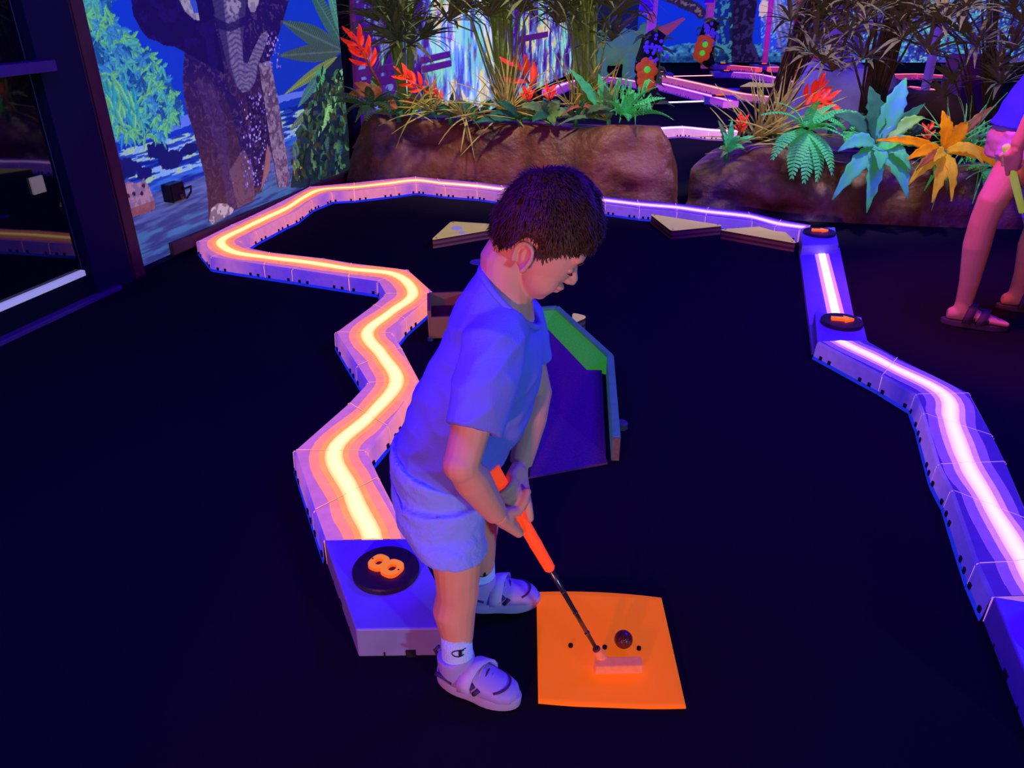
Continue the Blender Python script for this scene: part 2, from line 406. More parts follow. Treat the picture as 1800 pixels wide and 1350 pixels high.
for tk in ([(300, -70), (312, 0), (322, 20), (338, 34), (348, 36), (346, 24), (336, 10), (330, -10), (326, -70)], [(432, -70), (433, 10), (438, 22), (446, 20), (452, 4), (450, -70)]):
    t_ = PX(tk); m_ = cv.poly(t_); cv.put(m_, S(150, 138, 160)); cv.put(m_ & (n2 > .5), S(205, 195, 190), .6)
cv.put(cv.poly(PX([(330, 0), (338, 24), (346, 22), (342, 4), (334, -12)])), S(62, 90, 205))
for j in range(170):     # splashing drops
    x = 430 + rs.gauss(0, 9) + rs.random() * 30; y = rs.uniform(165, 330) if rs.random() < .8 else rs.uniform(60, 120)
    if y < 120: x = rs.uniform(462, 490)
    u, z = W(x, y); r = rs.uniform(.002, .0055)
    iu = slice(max(0, np.searchsorted(cv.u, u - r)), np.searchsorted(cv.u, u + r) + 1); iz = slice(max(0, np.searchsorted(cv.z, z - r)), np.searchsorted(cv.z, z + r) + 1)
    cv.rgb[iz, iu] = S(140, 110, 220) if rs.random() < .6 else S(200, 180, 245)
# near foliage on the right of the print
cv.put(cv.poly(PX([(538, 160), (560, 110), (612, 90), (612, 330), (508, 330), (512, 300), (526, 262), (516, 232), (536, 205), (528, 182)])), S(30, 42, 46), .92)
for b, t, w_, c_ in [((600, 88), (489, 36), .075, S(62, 92, 84)), ((598, 90), (484, 98), .06, S(66, 88, 82)), ((602, 80), (530, -40), .08, S(60, 104, 90)), ((604, 76), (562, -60), .06, S(80, 150, 120)), ((606, 76), (592, -60), .06, S(64, 110, 96)),
                     ((590, 100), (494, 168), .035, S(120, 140, 70)), ((570, 120), (542, 165), .06, S(84, 170, 100)), ((602, 120), (568, 215), .07, S(128, 205, 120)), ((590, 150), (556, 242), .06, S(138, 200, 110)), ((560, 130), (520, 190), .04, S(70, 120, 110)),
                     ((604, 180), (596, 262), .05, S(60, 110, 100)), ((600, 230), (586, 300), .05, S(48, 92, 92)), ((560, 200), (536, 262), .035, S(70, 96, 62)), ((575, 240), (560, 292), .05, S(56, 96, 84)), ((520, 318), (514, 280), .03, S(150, 130, 70)), ((526, 320), (528, 284), .03, S(150, 120, 66)), ((545, 190), (505, 230), .03, S(100, 120, 90)), ((550, 300), (545, 260), .03, S(86, 120, 70))]:
    cv.leaf(W(*b), W(*t), w_, c_, tuple(min(1, q * 1.7 + .02) for q in c_))
for j in range(230):
    y = rs.uniform(130, 318); x = rs.uniform(max(510, 560 - (y - 130) * .35), 606); u, z = W(x, y); a = rs.uniform(0, 6.28); L = rs.uniform(.05, .11)
    cv.leaf((u, z), (u + L * math.cos(a), z + L * math.sin(a)), rs.uniform(.012, .03), rs.choice([S(40, 64, 50), S(60, 96, 62), S(30, 50, 48), S(74, 74, 48), S(34, 44, 60), S(96, 150, 92)]))
# rock and wading animal by the water
cv.put(cv.poly(PX([(365, 388), (368, 366), (380, 357), (395, 358), (408, 368), (406, 374), (370, 394)])), S(150, 120, 130)); cv.put(cv.poly(PX([(365, 388), (368, 366), (380, 357), (395, 358), (408, 368), (406, 374), (370, 394)])) & (n2 > .5), S(230, 205, 195), .8)
hp = cv.poly(PX([(214, 340), (216, 322), (222, 318), (228, 320), (236, 322), (246, 318), (249, 312), (253, 320), (258, 326), (268, 350), (270, 366), (256, 374), (228, 382), (218, 372)]))
cv.put(hp, S(150, 118, 150)); cv.put(hp & (n2 > .52), S(205, 150, 160), .7); cv.put(hp & (cv.Z < W(240, 362)[1]), S(150, 70, 66), .7)
for x, y in ((249, 326), (232, 340), (222, 344), (246, 340)):
    cu, cz = W(x, y); cv.put(np.hypot(cv.U - cu, cv.Z - cz) < .012, S(60, 36, 60))
warm = np.clip((W(400, 250)[1] - cv.Z) / .3, 0, 1)
mural = cv.build('mural_panel', lambda u, z: wall_pt(u, z, .012), M_mural, wall_l)
tag(mural, 'printed jungle river mural with an elephant')

# --- dripping paint waterfall print further along the same wall
u2, u3 = wall_px(622, 100)[0], wall_px(1030, 60)[0]
cw = Canvas(u2, u3, 0.03, 2.2, 420, 150, 9)
a1 = cw.noise(6, 3.2, 3); a2 = cw.noise(13, 4.5, 3); a3 = cw.noise(8, 8, 4); a4 = cw.noise(5, 5, 3)
ux = lambda x: wall_px(x, 90)[0]
fall = np.clip(1 - np.abs(cw.U - ux(820)) / (ux(820) - ux(690)), 0, 1)
fall = np.clip(fall + np.clip(1 - np.abs(cw.U - ux(960)) / (ux(960) - ux(870)), 0, 1) * .5, 0, 1)
cw.rgb = cw.blend(a3 * 1.2 - .1, S(36, 10, 96), S(86, 26, 150))
k = np.clip(fall * 1.6 - .25 + (a1 - .5) * 1.6, 0, 1)
cw.rgb = cw.rgb * (1 - k[..., None]) + cw.blend((a2 - .3) * 2.2, S(70, 120, 240), S(175, 235, 255)) * k[..., None]
cw.put((a2 > .60) & (k > .3), S(240, 248, 250), .8); cw.put((a1 > .62) & (k > .2), S(130, 235, 180), .7)
cw.put((a4 > .66) & (k > .25), S(250, 225, 120), .75); cw.put((a1 < .34) & (k > .1), S(60, 40, 190), .7); cw.put((a2 < .33), S(90, 30, 120), .6)
cw.put((a3 > .66) & (k < .5), S(120, 150, 235), .7); cw.put((a3 < .28), S(196, 60, 170), .35)
tag(cw.build('mural_panel', lambda u, z: wall_pt(u, z, .012), mat_attr('printed_uv_mural_bright', 0.8, 0.5, 0.55), wall_l), 'dripping waterfall paint print')

# wooden rails and post in front of that print
def wall_bar(name, pa, pb, th, dep, m, parent=None):
    (ua, za), (ub, zb_) = wall_px(*pa), wall_px(*pb)
    p, q = wall_pt(ua, za, .02 + dep / 2), wall_pt(ub, zb_, .02 + dep / 2)
    t, s_, n_ = frame(q - p, WN); R = Matrix((t, WN, t.cross(WN))).transposed()
    b = MB(); b.box((p + q) / 2, ((q - p).length, dep, th), R); return b.build(name, m, parent, bevel=.004)
for i, (pa, pb, th) in enumerate([((622, 130), (700, 114), .055), ((736, 106), (784, 95), .06), ((906, 70), (958, 60), .075), ((622, 151), (700, 135), .07), ((738, 122), (786, 111), .06)]):
    o = wall_bar('trim_%d' % (i + 1), pa, pb, th, .03, M_plum); tag(o, kind='structure')
o = wall_bar('trim_6', (620, 165), (607, -40), .045, .035, M_plum); tag(o, kind='structure')
o = wall_bar('trim_7', (613, 330), (601, -40), .03, .03, M_black); tag(o, kind='structure')

# skirting, door frame, door
o = wall_bar('baseboard_left', (292, 437), (612, 305), .07, .03, M_trimbrown); tag(o, kind='structure')
def wall_box(name, u0, u1, z0, z1, o0, o1, m, parent=None, bevel=.003):
    R = Matrix((WD, WN, Vector((0, 0, 1)))).transposed()
    b = MB(); b.box(wall_pt((u0 + u1) / 2, (z0 + z1) / 2, (o0 + o1) / 2), (u1 - u0, o1 - o0, z1 - z0), R); return b.build(name, m, parent, bevel=bevel)
ud = wall_px(243, 480)[0]; ug = wall_px(135, 458)[0]
M_glass = mat('black_mirror_glass', (0.004, 0.004, 0.006), 0.03, spec=0.9)
M_sill = mat('brushed_aluminium_sill', S(205, 205, 215), 0.45, emit=S(200, 200, 205), es=0.4)
M_purp = mat('violet_lacquer', S(96, 60, 110), 0.5)
door = thing('door_1', 'dark glazed door beside the elephant mural', 'door', wall_pt(-1.0, 0)); tag(door, kind='structure'); del door['category']
for i, (a, b_, oo, mm) in enumerate([(-.075, 0.0, .05, M_trimbrown), (-.10, -.085, .05, M_trimbrown)]):
    wall_box('frame_strip', ud + a, ud + b_, 0, 2.4, .0, oo, mm, door)
wall_box('jamb', ug + .02, ud - .10, 0, 2.4, .0, .06, M_dark, door)
wall_box('glass_pane', ug - 1.6, ug, .12, 2.3, .0, .018, M_glass, door)
wall_box('bottom_rail', ug - 1.6, ug + .02, .0, .12, .0, .04, M_black, door)
wall_box('sill_strip', ug - 1.6, ug - .01, .122, .15, .018, .045, M_sill, door)
wall_box('edge_strip', ug - .004, ug, .15, 2.3, .018, .021, mat('dim_steel_edge', S(90, 90, 100), .4), door)
wall_box('threshold', ug - 1.8, ud - .22, .0, .02, .04, .09, M_purp, door)
zs_ = wall_px(60, 112)[1]
wall_box('push_bar', ug - 1.5, wall_px(98, 108, .13)[0], zs_ - .025, zs_ + .02, .05, .13, M_purp, door)
# black mains adapter plugged in low on the mural, with its short cable
uA, zA = wall_px(292, 336)
ad = thing('mains_adapter', 'black plug-in mains adapter on the printed river wall', 'adapter', wall_pt(uA, zA - .05, .015))
wall_box('adapter_body', uA - .055, uA + .055, zA - .05, zA + .05, .014, .085, mat('black_plastic', S(40, 28, 34), .35), ad, .008)
b = MB(); b.tube([wall_pt(uA + .03, zA + .01, .09), wall_pt(uA + .085, zA + .015, .10), wall_pt(uA + .105, zA - .02, .08), wall_pt(uA + .085, zA - .055, .06), wall_pt(uA + .05, zA - .05, .05)], .006, 8); b.build('cable', mat('black_plastic', S(40, 28, 34), .35), ad, True)
b = MB(); b.cap(wall_pt(uA + .01, zA - .02, .086), wall_pt(uA + .012, zA - .03, .088), .012, .012); b.build('label_mark', M_trimbrown, ad, True)
# reflection of a little pale switch, imitated by a pale plate on the door pane
uS, zS = wall_px(64, 322, .02)
wall_box('switch_reflection', uS - .035, uS + .035, zS - .045, zS + .03, .018, .03, mat('reflected_switch_cream', S(190, 180, 110), .5, emit=S(170, 165, 90), es=.15), door)

# --- far mural on the back wall: blue dusk sky, misty bushes, tree, grazing animal
def back_px(x, y): p = aty(x, y, YB); return p.x, p.z
BX = lambda pts: [back_px(x, y) for x, y in pts]
cb = Canvas(1.6, 12.9, 0.02, 2.6, 700, 160, 5)
b1 = cb.noise(5, 5, 4); b2 = cb.noise(14, 14, 3); b3 = cb.noise(2, 4, 3); b4 = cb.noise(30, 30, 2)
cb.rgb = cb.blend((cb.Z - .5) / 1.2 + .2 * (b3 - .5), S(12, 50, 200), S(14, 44, 235))
zz = back_px(1200, 70)[1]
bush = cb.Z < zz - .1 + .25 * (b1 - .3)
cb.rgb = np.where(bush[..., None], cb.blend((b2 - .3) * 2.2, S(14, 42, 120), S(70, 150, 205)), cb.rgb)
cb.put((cb.Z < back_px(1200, 98)[1]) & bush, S(16, 40, 96), .6)
# right half: bright lit foliage and water
rt = cb.U > back_px(1395, 50)[0]
cb.rgb = np.where(rt[..., None], cb.blend((b2 - .3) * 2.0, S(36, 30, 130), S(60, 110, 225)), cb.rgb)
cb.put(rt & (b2 > .56) & (b1 > .5), S(90, 190, 180), .7); cb.put(rt & (b4 > .70), S(170, 215, 240), .7); cb.put(rt & (b3 > .58), S(90, 50, 170), .6); cb.put(rt & (b1 < .38), S(50, 20, 110), .8)
cb.put((cb.U < back_px(1120, 50)[0]), S(16, 20, 60), .9)
br = [back_px(1150, -20), back_px(1175, -8), back_px(1200, 5), back_px(1222, 14), back_px(1232, 24)]
cb.put(cb.dist(br) < .10 + .04 * (b2 - .5), S(40, 28, 70)); cb.put((cb.dist(br) < .05) & (b4 > .55), S(120, 100, 130), .7)
tr = cb.poly(BX([(1288, -30), (1280, 30), (1284, 80), (1270, 112), (1340, 112), (1322, 70), (1328, 20), (1336, -30)]))
cb.put(tr, S(22, 16, 52)); cb.put(tr & (b2 > .55), S(52, 40, 100), .7)
cb.put(cb.poly(BX([(1240, -20), (1290, -20), (1285, 112), (1225, 112), (1245, 60)])), S(18, 30, 84), .75)
cb.put(cb.poly(BX([(1240, -20), (1290, -20), (1285, 112), (1225, 112), (1245, 60)])) & (b2 > .56), S(70, 150, 160), .6)
sky2 = cb.poly(BX([(1335, -30), (1400, -30), (1396, 90), (1338, 90)])); cb.put(sky2, S(40, 70, 220)); cb.put(sky2 & (b4 > .6), S(110, 190, 235), .6)
rh = cb.poly(BX([(1334, 10), (1340, 0), (1352, -6), (1372, 0), (1384, 12), (1390, 40), (1392, 86), (1382, 86), (1380, 58), (1376, 60), (1375, 86), (1366, 86), (1364, 56), (1352, 50), (1348, 40), (1338, 36)]))
cb.put(rh, S(96, 96, 190)); cb.put(rh & (np.sin(cb.U * 60 + cb.Z * 24 + b1 * 6) > .3), S(160, 160, 225), .7); cb.put(cb.poly(BX([(1334, 10), (1340, 0), (1350, 2), (1350, 20), (1340, 30), (1334, 28)])), S(225, 190, 180), .8)
cb.put(cb.poly(BX([(1384, 40), (1392, 60), (1392, 86), (1366, 86), (1366, 60)])), S(50, 44, 130), .45)
tag(cb.build('mural_panel', lambda x, z: (x, YB - .012, z), mat_attr('printed_uv_mural_far', 0.9, 0.5, 0.6), wall_b), 'blue dusk jungle print')
# ------------------------------------------------------------------ illuminated kerbs
M_kerb = mat_attr('translucent_kerb_plastic', 1.0, 0.5, 0.35, mottle=.10)
M_led = mat_attr('led_core_glow', 1.0, 0.3, 0.4)
M_slot = mat('slot_shadow_black', (0.01, 0.008, 0.02), 0.8)
KH = 0.08
V2 = lambda p: Vector((p[0], p[1], 0))
def mixc(a, b, t): return tuple(x * (1 - t) + y * t for x, y in zip(a, b))
# palettes: base, outer band, inner band, core, inner side (lit), outer side (unlit), plinth
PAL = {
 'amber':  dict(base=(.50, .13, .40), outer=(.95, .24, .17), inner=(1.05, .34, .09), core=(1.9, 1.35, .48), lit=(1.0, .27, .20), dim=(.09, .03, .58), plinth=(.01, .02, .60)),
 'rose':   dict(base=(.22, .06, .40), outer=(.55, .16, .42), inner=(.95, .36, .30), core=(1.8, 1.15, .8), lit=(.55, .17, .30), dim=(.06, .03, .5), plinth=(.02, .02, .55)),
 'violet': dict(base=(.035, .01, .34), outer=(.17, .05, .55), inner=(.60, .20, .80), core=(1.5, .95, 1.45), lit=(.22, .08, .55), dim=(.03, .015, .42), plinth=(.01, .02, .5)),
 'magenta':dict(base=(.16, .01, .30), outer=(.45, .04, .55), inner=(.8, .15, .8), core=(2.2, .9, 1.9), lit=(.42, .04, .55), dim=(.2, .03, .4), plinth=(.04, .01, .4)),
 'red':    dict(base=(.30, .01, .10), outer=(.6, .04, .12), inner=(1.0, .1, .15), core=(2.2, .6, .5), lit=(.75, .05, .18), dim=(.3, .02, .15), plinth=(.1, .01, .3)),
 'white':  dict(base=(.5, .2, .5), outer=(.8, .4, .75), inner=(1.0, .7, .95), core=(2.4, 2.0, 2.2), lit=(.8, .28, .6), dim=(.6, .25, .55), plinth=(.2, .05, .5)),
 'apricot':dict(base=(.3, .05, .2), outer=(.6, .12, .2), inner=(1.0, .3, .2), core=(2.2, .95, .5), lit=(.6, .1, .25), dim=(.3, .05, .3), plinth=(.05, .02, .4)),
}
def catmull(P, i, t):
    p0, p1, p2, p3 = P[max(i - 1, 0)], P[i], P[i + 1], P[min(i + 2, len(P) - 1)]
    return 0.5 * ((2 * p1) + (p2 - p0) * t + (2 * p0 - 5 * p1 + 4 * p2 - p3) * t * t + (3 * p1 - p0 - 3 * p2 + p3) * t ** 3)
def kerb(label, pairs, pal_of, joints=None, group=None, frac=0.56, steps=6, h=KH, slots=True, wcore=.028, cat='kerb'):
    """pairs: (left, right) world points on the top edge; one module between consecutive pairs"""
    Ls = [V2(a) for a, b in pairs]; Rs = [V2(b) for a, b in pairs]
    Cs = [a + (b - a) * (frac[i] if isinstance(frac, (list, tuple)) else frac) for i, (a, b) in enumerate(zip(Ls, Rs))]
    mid0 = (Ls[0] + Rs[0]) / 2
    root = thing('illuminated_kerb', label, cat, (mid0.x, mid0.y, 0), group)
    n = len(pairs)
    for i in range(n - 1):
        pa, pb = pal_of(i / max(1, n - 2)), pal_of(min(1, (i + 1) / max(1, n - 2)))
        b = MB(); cols = []
        def V(p, z, c): cols.append((*c, 1)); return b.vert((p.x, p.y, z))
        rows = []; core_rows = []; side = []
        gap = 0.0008
        segl = (Ls[i + 1] - Ls[i] + Rs[i + 1] - Rs[i]).length / 2
        for k in range(steps + 1):
            t = k / steps; te = gap / max(segl, .05); tt = te + (1 - 2 * te) * t
            L = Ls[i].lerp(Ls[i + 1], tt); R = Rs[i].lerp(Rs[i + 1], tt); c = catmull(Cs, i, tt)
            W_ = (R - L).length; s_ = max(.12, min(.88, (c - L).dot(R - L) / W_ ** 2))
            q = {kk: mixc(pa[kk], pb[kk], tt) for kk in pa}
            wc, wi, wo = wcore / W_, .046 / W_, .076 / W_
            cl = lambda x: max(.035, min(.965, x))
            bd = [0.03, cl(s_ - wo), cl(s_ - wi), cl(s_ - wc), cl(s_ + wc), cl(s_ + wi), cl(s_ + wo), 0.97]
            cc = ['base', 'outer', 'inner', 'inner', 'inner', 'outer', 'base']
            rows.append((L, R, bd, q, s_)); core_rows.append((L.lerp(R, bd[3]), L.lerp(R, bd[4]), q['core'], q['inner']))
        # top strips: separate vertices so every band keeps its own crisp colour
        for k in range(steps):
            (L0, R0, b0, q0, s0), (L1, R1, b1, q1, s1) = rows[k], rows[k + 1]
            for j in range(7):
                if j == 3: zz_ = h - .002
                else: zz_ = h
                key = cc[j]; st = {'base': 0, 'outer': .0008, 'inner': .0016}[key]
                ids = [V(L0.lerp(R0, b0[j]), zz_ + st, q0[key]), V(L0.lerp(R0, b0[j + 1]), zz_ + st, q0[key]), V(L1.lerp(R1, b1[j + 1]), zz_ + st, q1[key]), V(L1.lerp(R1, b1[j]), zz_ + st, q1[key])]
                b.face(ids)
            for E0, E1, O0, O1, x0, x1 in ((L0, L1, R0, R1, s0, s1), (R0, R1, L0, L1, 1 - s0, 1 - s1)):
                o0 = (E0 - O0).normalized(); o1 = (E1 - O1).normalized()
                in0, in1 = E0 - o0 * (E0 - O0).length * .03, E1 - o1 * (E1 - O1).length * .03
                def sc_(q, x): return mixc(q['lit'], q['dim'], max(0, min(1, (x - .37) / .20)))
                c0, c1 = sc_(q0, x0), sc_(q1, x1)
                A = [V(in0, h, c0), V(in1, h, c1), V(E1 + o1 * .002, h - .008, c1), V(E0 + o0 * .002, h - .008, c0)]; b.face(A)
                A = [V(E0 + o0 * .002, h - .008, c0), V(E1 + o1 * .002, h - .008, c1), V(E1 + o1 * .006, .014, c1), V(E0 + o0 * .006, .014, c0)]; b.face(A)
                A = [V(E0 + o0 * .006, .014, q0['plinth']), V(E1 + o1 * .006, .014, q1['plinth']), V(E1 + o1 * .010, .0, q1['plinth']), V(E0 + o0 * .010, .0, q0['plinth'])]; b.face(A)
        for (L0, R0, b0, q0, s0), flip in ((rows[0], 1), (rows[-1], 0)):   # end faces: bright slit between modules
            c_ = mixc(q0['inner'], q0['base'], .3)
            b.face([V(L0, h - .001, c_), V(R0, h - .001, c_), V(R0, 0, c_), V(L0, 0, c_)])
        # fine bright seam where two modules meet, over the top and down both sides
        (L0, R0, b0, q0, s0) = rows[0]; d0 = ((Ls[i + 1] - Ls[i]) + (Rs[i + 1] - Rs[i])).normalized() * .0022; cs = tuple(min(1.3, x * 1.15 + .12) for x in q0['inner']); o0 = (L0 - R0).normalized()
        if i > 0:
            La, Ra = L0.lerp(R0, .03), L0.lerp(R0, .97); b.face([V(La, h + .0024, cs), V(Ra, h + .0024, cs), V(Ra + d0, h + .0024, cs), V(La + d0, h + .0024, cs)])
            for E_, sg_ in ((L0, 1), (R0, -1)):
                b.face([V(E_ + o0 * sg_ * .0035, h - .006, cs), V(E_ + o0 * sg_ * .0035 + d0, h - .006, cs), V(E_ + o0 * sg_ * .0075 + d0, .014, mixc(cs, q0['lit'], .6)), V(E_ + o0 * sg_ * .0075, .014, mixc(cs, q0['lit'], .6))])
        me = bpy.data.meshes.new('kerb_module'); me.from_pydata(b.v, [], b.f)
        at = me.color_attributes.new('Col', 'FLOAT_COLOR', 'POINT'); at.data.foreach_set('color', np.array(cols, np.float32).reshape(-1))
        mod = link_mesh('kerb_module', me, M_kerb, root)
        lb = MB(); lc = []
        for a_, c_, q_, qi_ in core_rows:
            for f_, dz, mk in ((0, .001, .25), (.28, .003, .8), (.5, .0045, 1.0), (.72, .003, .8), (1, .001, .25)):
                m2 = a_.lerp(c_, f_); lb.vert((m2.x, m2.y, h + dz)); lc.append((*mixc(qi_, q_, mk), 1))
        for k in range(steps):
            for j in range(4): lb.face((5 * k + j, 5 * k + j + 1, 5 * k + j + 6, 5 * k + j + 5))
        me2 = bpy.data.meshes.new('light_strip'); me2.from_pydata(lb.v, [], lb.f)
        at = me2.color_attributes.new('Col', 'FLOAT_COLOR', 'POINT'); at.data.foreach_set('color', np.array(lc, np.float32).reshape(-1))
        link_mesh('light_strip', me2, M_led, mod)
        if slots:
            sb = MB(); any_ = False
            for E, O in ((Ls, Rs), (Rs, Ls)):
                e = E[i + 1] - E[i]
                if e.length < .07: continue
                d_ = e.normalized(); out = ((E[i] + E[i + 1]) / 2 - (O[i] + O[i + 1]) / 2).normalized()
                nr = Vector((d_.y, -d_.x, 0)); nr = nr if nr.dot(out) > 0 else -nr
                Rm = Matrix((d_, nr, Vector((0, 0, 1)))).transposed()
                for f_ in ((.16, .84) if e.length < .2 else (.12, .26, .74, .88)):
                    p = E[i] + e * f_ + nr * .004; sb.box((p.x, p.y, .021), (.013, .012, .015), Rm); any_ = True
            if any_: tag(sb.build('drain_slots', M_slot, mod), kind='stuff')
    return root
def palramp(*stops):
    def f(t):
        for (t0, a), (t1, b) in zip(stops[:-1], stops[1:]):
            if t <= t1: return {k: mixc(PAL[a][k], PAL[b][k], max(0, min(1, (t - t0) / max(1e-6, t1 - t0)))) for k in PAL[a]}
        return PAL[stops[-1][1]]
    return f
g8 = lambda x, y: gnd(x, y, KH)
left_pairs = [((569, 950), (722, 948)), ((551, 899), (666, 839)), ((516, 792), (644, 793)), ((612, 708), (682, 750)), ((645, 673), (738, 671)), ((627, 644), (706, 611)), ((589, 584), (690, 586)), ((656, 535), (712, 561)), ((676, 517), (765, 516)), ((664, 495), (718, 474)), ((613, 488), (618, 462)), ((514, 473), (571, 454)), ((464, 466), (475, 443)), ((370, 452), (440, 436)), ((346, 424), (422, 424)), ((405, 395), (449, 407)), ((437, 381), (498, 382)), ((487, 357), (521, 372)), ((517, 342), (547, 352)), ((543, 328), (582, 338)), ((622, 321), (622, 336)), ((668, 316), (694, 328)), ((730, 310), (731, 323)), ((768, 314), (782, 329)), ((838, 320), (838, 333)), ((880, 325), (890, 340)), ((945, 331), (945, 346)), ((992, 337), (1004, 353)), ((1060, 345), (1064, 358)), ((1120, 351), (1124, 366)), ((1187, 357), (1190, 371)), ((1245, 364), (1240, 379)), ((1315, 372), (1322, 388)), ((1373, 386), (1362, 399)), ((1425, 395), (1404, 404))]
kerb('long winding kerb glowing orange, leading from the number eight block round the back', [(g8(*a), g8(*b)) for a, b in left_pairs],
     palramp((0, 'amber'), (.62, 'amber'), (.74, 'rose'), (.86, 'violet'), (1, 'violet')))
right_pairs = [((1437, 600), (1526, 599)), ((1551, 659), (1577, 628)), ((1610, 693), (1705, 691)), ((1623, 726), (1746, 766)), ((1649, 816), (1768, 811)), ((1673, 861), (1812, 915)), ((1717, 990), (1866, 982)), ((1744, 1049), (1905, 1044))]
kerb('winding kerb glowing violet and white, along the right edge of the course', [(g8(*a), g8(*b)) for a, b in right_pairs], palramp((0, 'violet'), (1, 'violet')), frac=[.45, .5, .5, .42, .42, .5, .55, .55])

# ------------------------------------------------------------------ end blocks with number and arrow discs
M_block = mat('white_block_plastic', S(138, 142, 205), 0.4, var=.12, vscale=10)
M_disc = mat('black_disc_plastic', S(46, 40, 46), 0.45)
M_orange = mat('fluorescent_orange_acrylic', S(255, 150, 40), 0.4, emit=S(255, 150, 25), es=.62)
M_orange2 = mat('fluorescent_orange_acrylic_edge', S(255, 110, 30), 0.4, emit=S(255, 90, 15), es=1.0)
def block(label, pts, disc_c, disc_r, glyph, ang, group=None, gs=1.0, h=KH, slot=True, ext=.0):
    c = sum((V2(p) for p in pts), Vector()) / len(pts)
    root = thing('kerb_end_block', label, 'block', (c.x, c.y, 0), group)
    b = MB(); b.prism([(p[0], p[1]) for p in pts], 0, h + ext, inset=.012); bd = b.build('block_body', M_block, root, bevel=.004)
    if slot:
        sb = MB()
        for i in range(4):
            a, e = V2(pts[i]), V2(pts[(i + 1) % 4]); d_ = (e - a); L = d_.length; d_.normalize(); nr = Vector((d_.y, -d_.x, 0)); nr = nr if nr.dot((a + e) / 2 - c) > 0 else -nr
            p = (a + e) / 2; sb.box((p.x, p.y, .010), (.022, .006, .020), Matrix((d_, nr, Vector((0, 0, 1)))).transposed())
            for f_ in (.25, .75):
                p = a + (e - a) * f_; sb.box((p.x, p.y, .006), (.003, .005, .016), Matrix((d_, nr, Vector((0, 0, 1)))).transposed())
        tag(sb.build('base_slots', M_slot, bd), kind='stuff')
    z0 = h + ext
    dk_ = MB(); dk_.loft([((disc_c.x, disc_c.y, z0), (disc_r * .985, 0, 0), (0, disc_r * .985, 0)), ((disc_c.x, disc_c.y, z0 + .012), (disc_r, 0, 0), (0, disc_r, 0)), ((disc_c.x, disc_c.y, z0 + .016), (disc_r * .97, 0, 0), (0, disc_r * .97, 0))], 48)
    dk_.build('disc', M_disc, root)
    z1 = z0 + .016; R = rotz(ang); gb = MB()
    def P3(x, y, z): q = R @ Vector((x * gs, y * gs, 0)); return (disc_c.x + q.x, disc_c.y + q.y, z)
    if glyph == '8':
        N = 28; out = []; hole = []
        def ring(cy, ro, ri, zt, asp=1.15):
            b0 = len(gb.v)
            for k in range(N):
                a = 2 * math.pi * k / N
                # rounded-square numerals like the acrylic figure
                e = .75; cx_, sy_ = math.copysign(abs(math.cos(a)) ** e, math.cos(a)), math.copysign(abs(math.sin(a)) ** e, math.sin(a))
                gb.vert(P3(cx_ * ro * asp, cy + sy_ * ro, z1)); gb.vert(P3(cx_ * ro * asp, cy + sy_ * ro, zt)); gb.vert(P3(cx_ * ri * asp, cy + sy_ * ri, zt)); gb.vert(P3(cx_ * ri * asp, cy + sy_ * ri, z1))
            for k in range(N):
                k2 = (k + 1) % N; o_ = lambda i, j: b0 + i * 4 + j
                gb.face((o_(k, 0), o_(k2, 0), o_(k2, 1), o_(k, 1)), 1); gb.face((o_(k, 1), o_(k2, 1), o_(k2, 2), o_(k, 2)), 0); gb.face((o_(k, 2), o_(k2, 2), o_(k2, 3), o_(k, 3)), 1)
        ring(-.021, .025, .011, z1 + .010); ring(.021, .023, .010, z1 + .0098)
        gb.build('numeral', [M_orange, M_orange2], root)
        for y in (-.041, .040): hb = MB(); q = Vector(P3(0, y, z1 + .0102)); hb.loft([(q, (.0024, 0, 0), (0, .0024, 0)), (q + Vector((0, 0, .0006)), (.0024, 0, 0), (0, .0024, 0))], 10); hb.build('screw', M_slot, root)
    else:
        pl = [(-.045, -.011), (.008, -.011), (.008, -.028), (.048, 0), (.008, .028), (.008, .011), (-.045, .011)]
        gb.prism([P3(x, y, 0)[:2] for x, y in pl], z1, z1 + .012, m=1, mtop=0); gb.build('arrow', [M_orange, M_orange2], root)
        for x in (-.033, .028): hb = MB(); q = Vector(P3(x, 0, z1 + .012)); hb.loft([(q, (.0024, 0, 0), (0, .0024, 0)), (q + Vector((0, 0, .0008)), (.0024, 0, 0), (0, .0024, 0))], 10); hb.build('screw', M_slot, root)
    return root
TL, TR, BL = g8(569, 950), g8(727, 948), g8(625, 1110)
BR = BL + (TR - TL) * 1.02
dvec = (BL - TL).normalized()
block('square white block carrying a black disc with an orange number eight, at the boy\'s heels', [TL, TR, BR, BL], g8(679, 1008), .083, '8', math.atan2(-dvec.x, dvec.y) + math.pi + .62, ext=.004)
a1_, a2_, a3_ = g8(1407, 401), g8(1468, 399), g8(1475, 429); a4_ = a1_ + (a3_ - a2_)
def towards(p, q): return math.atan2(q.y - p.y, q.x - p.x)
ca = g8(1440, 411)
block('small white end block with arrow disc, beyond the far end of the straight light bar', [a1_, a2_, a3_, a4_], ca, .092, '>', math.radians(-8), 'arrow blocks at the straight light bar')
b1_, b2_, b3_, b4_ = g8(1432, 548), g8(1515, 557), g8(1526, 600), g8(1436, 601)
block('white end block with orange arrow disc, where the violet kerb begins', [b1_, b2_, b3_, b4_], g8(1479, 569), .088, '>', math.radians(-12), 'arrow blocks at the straight light bar')
c1_ = g8(1744, 1049); cd = (gnd(1800, 1283) - gnd(1726, 1088)).normalized(); cx_ = Vector((-cd.y, cd.x, 0)); cx_ = cx_ if cx_.x > 0 else -cx_
c2_ = c1_ + cx_ * .27; c4_ = c1_ + cd * .36; c3_ = c2_ + cd * .36
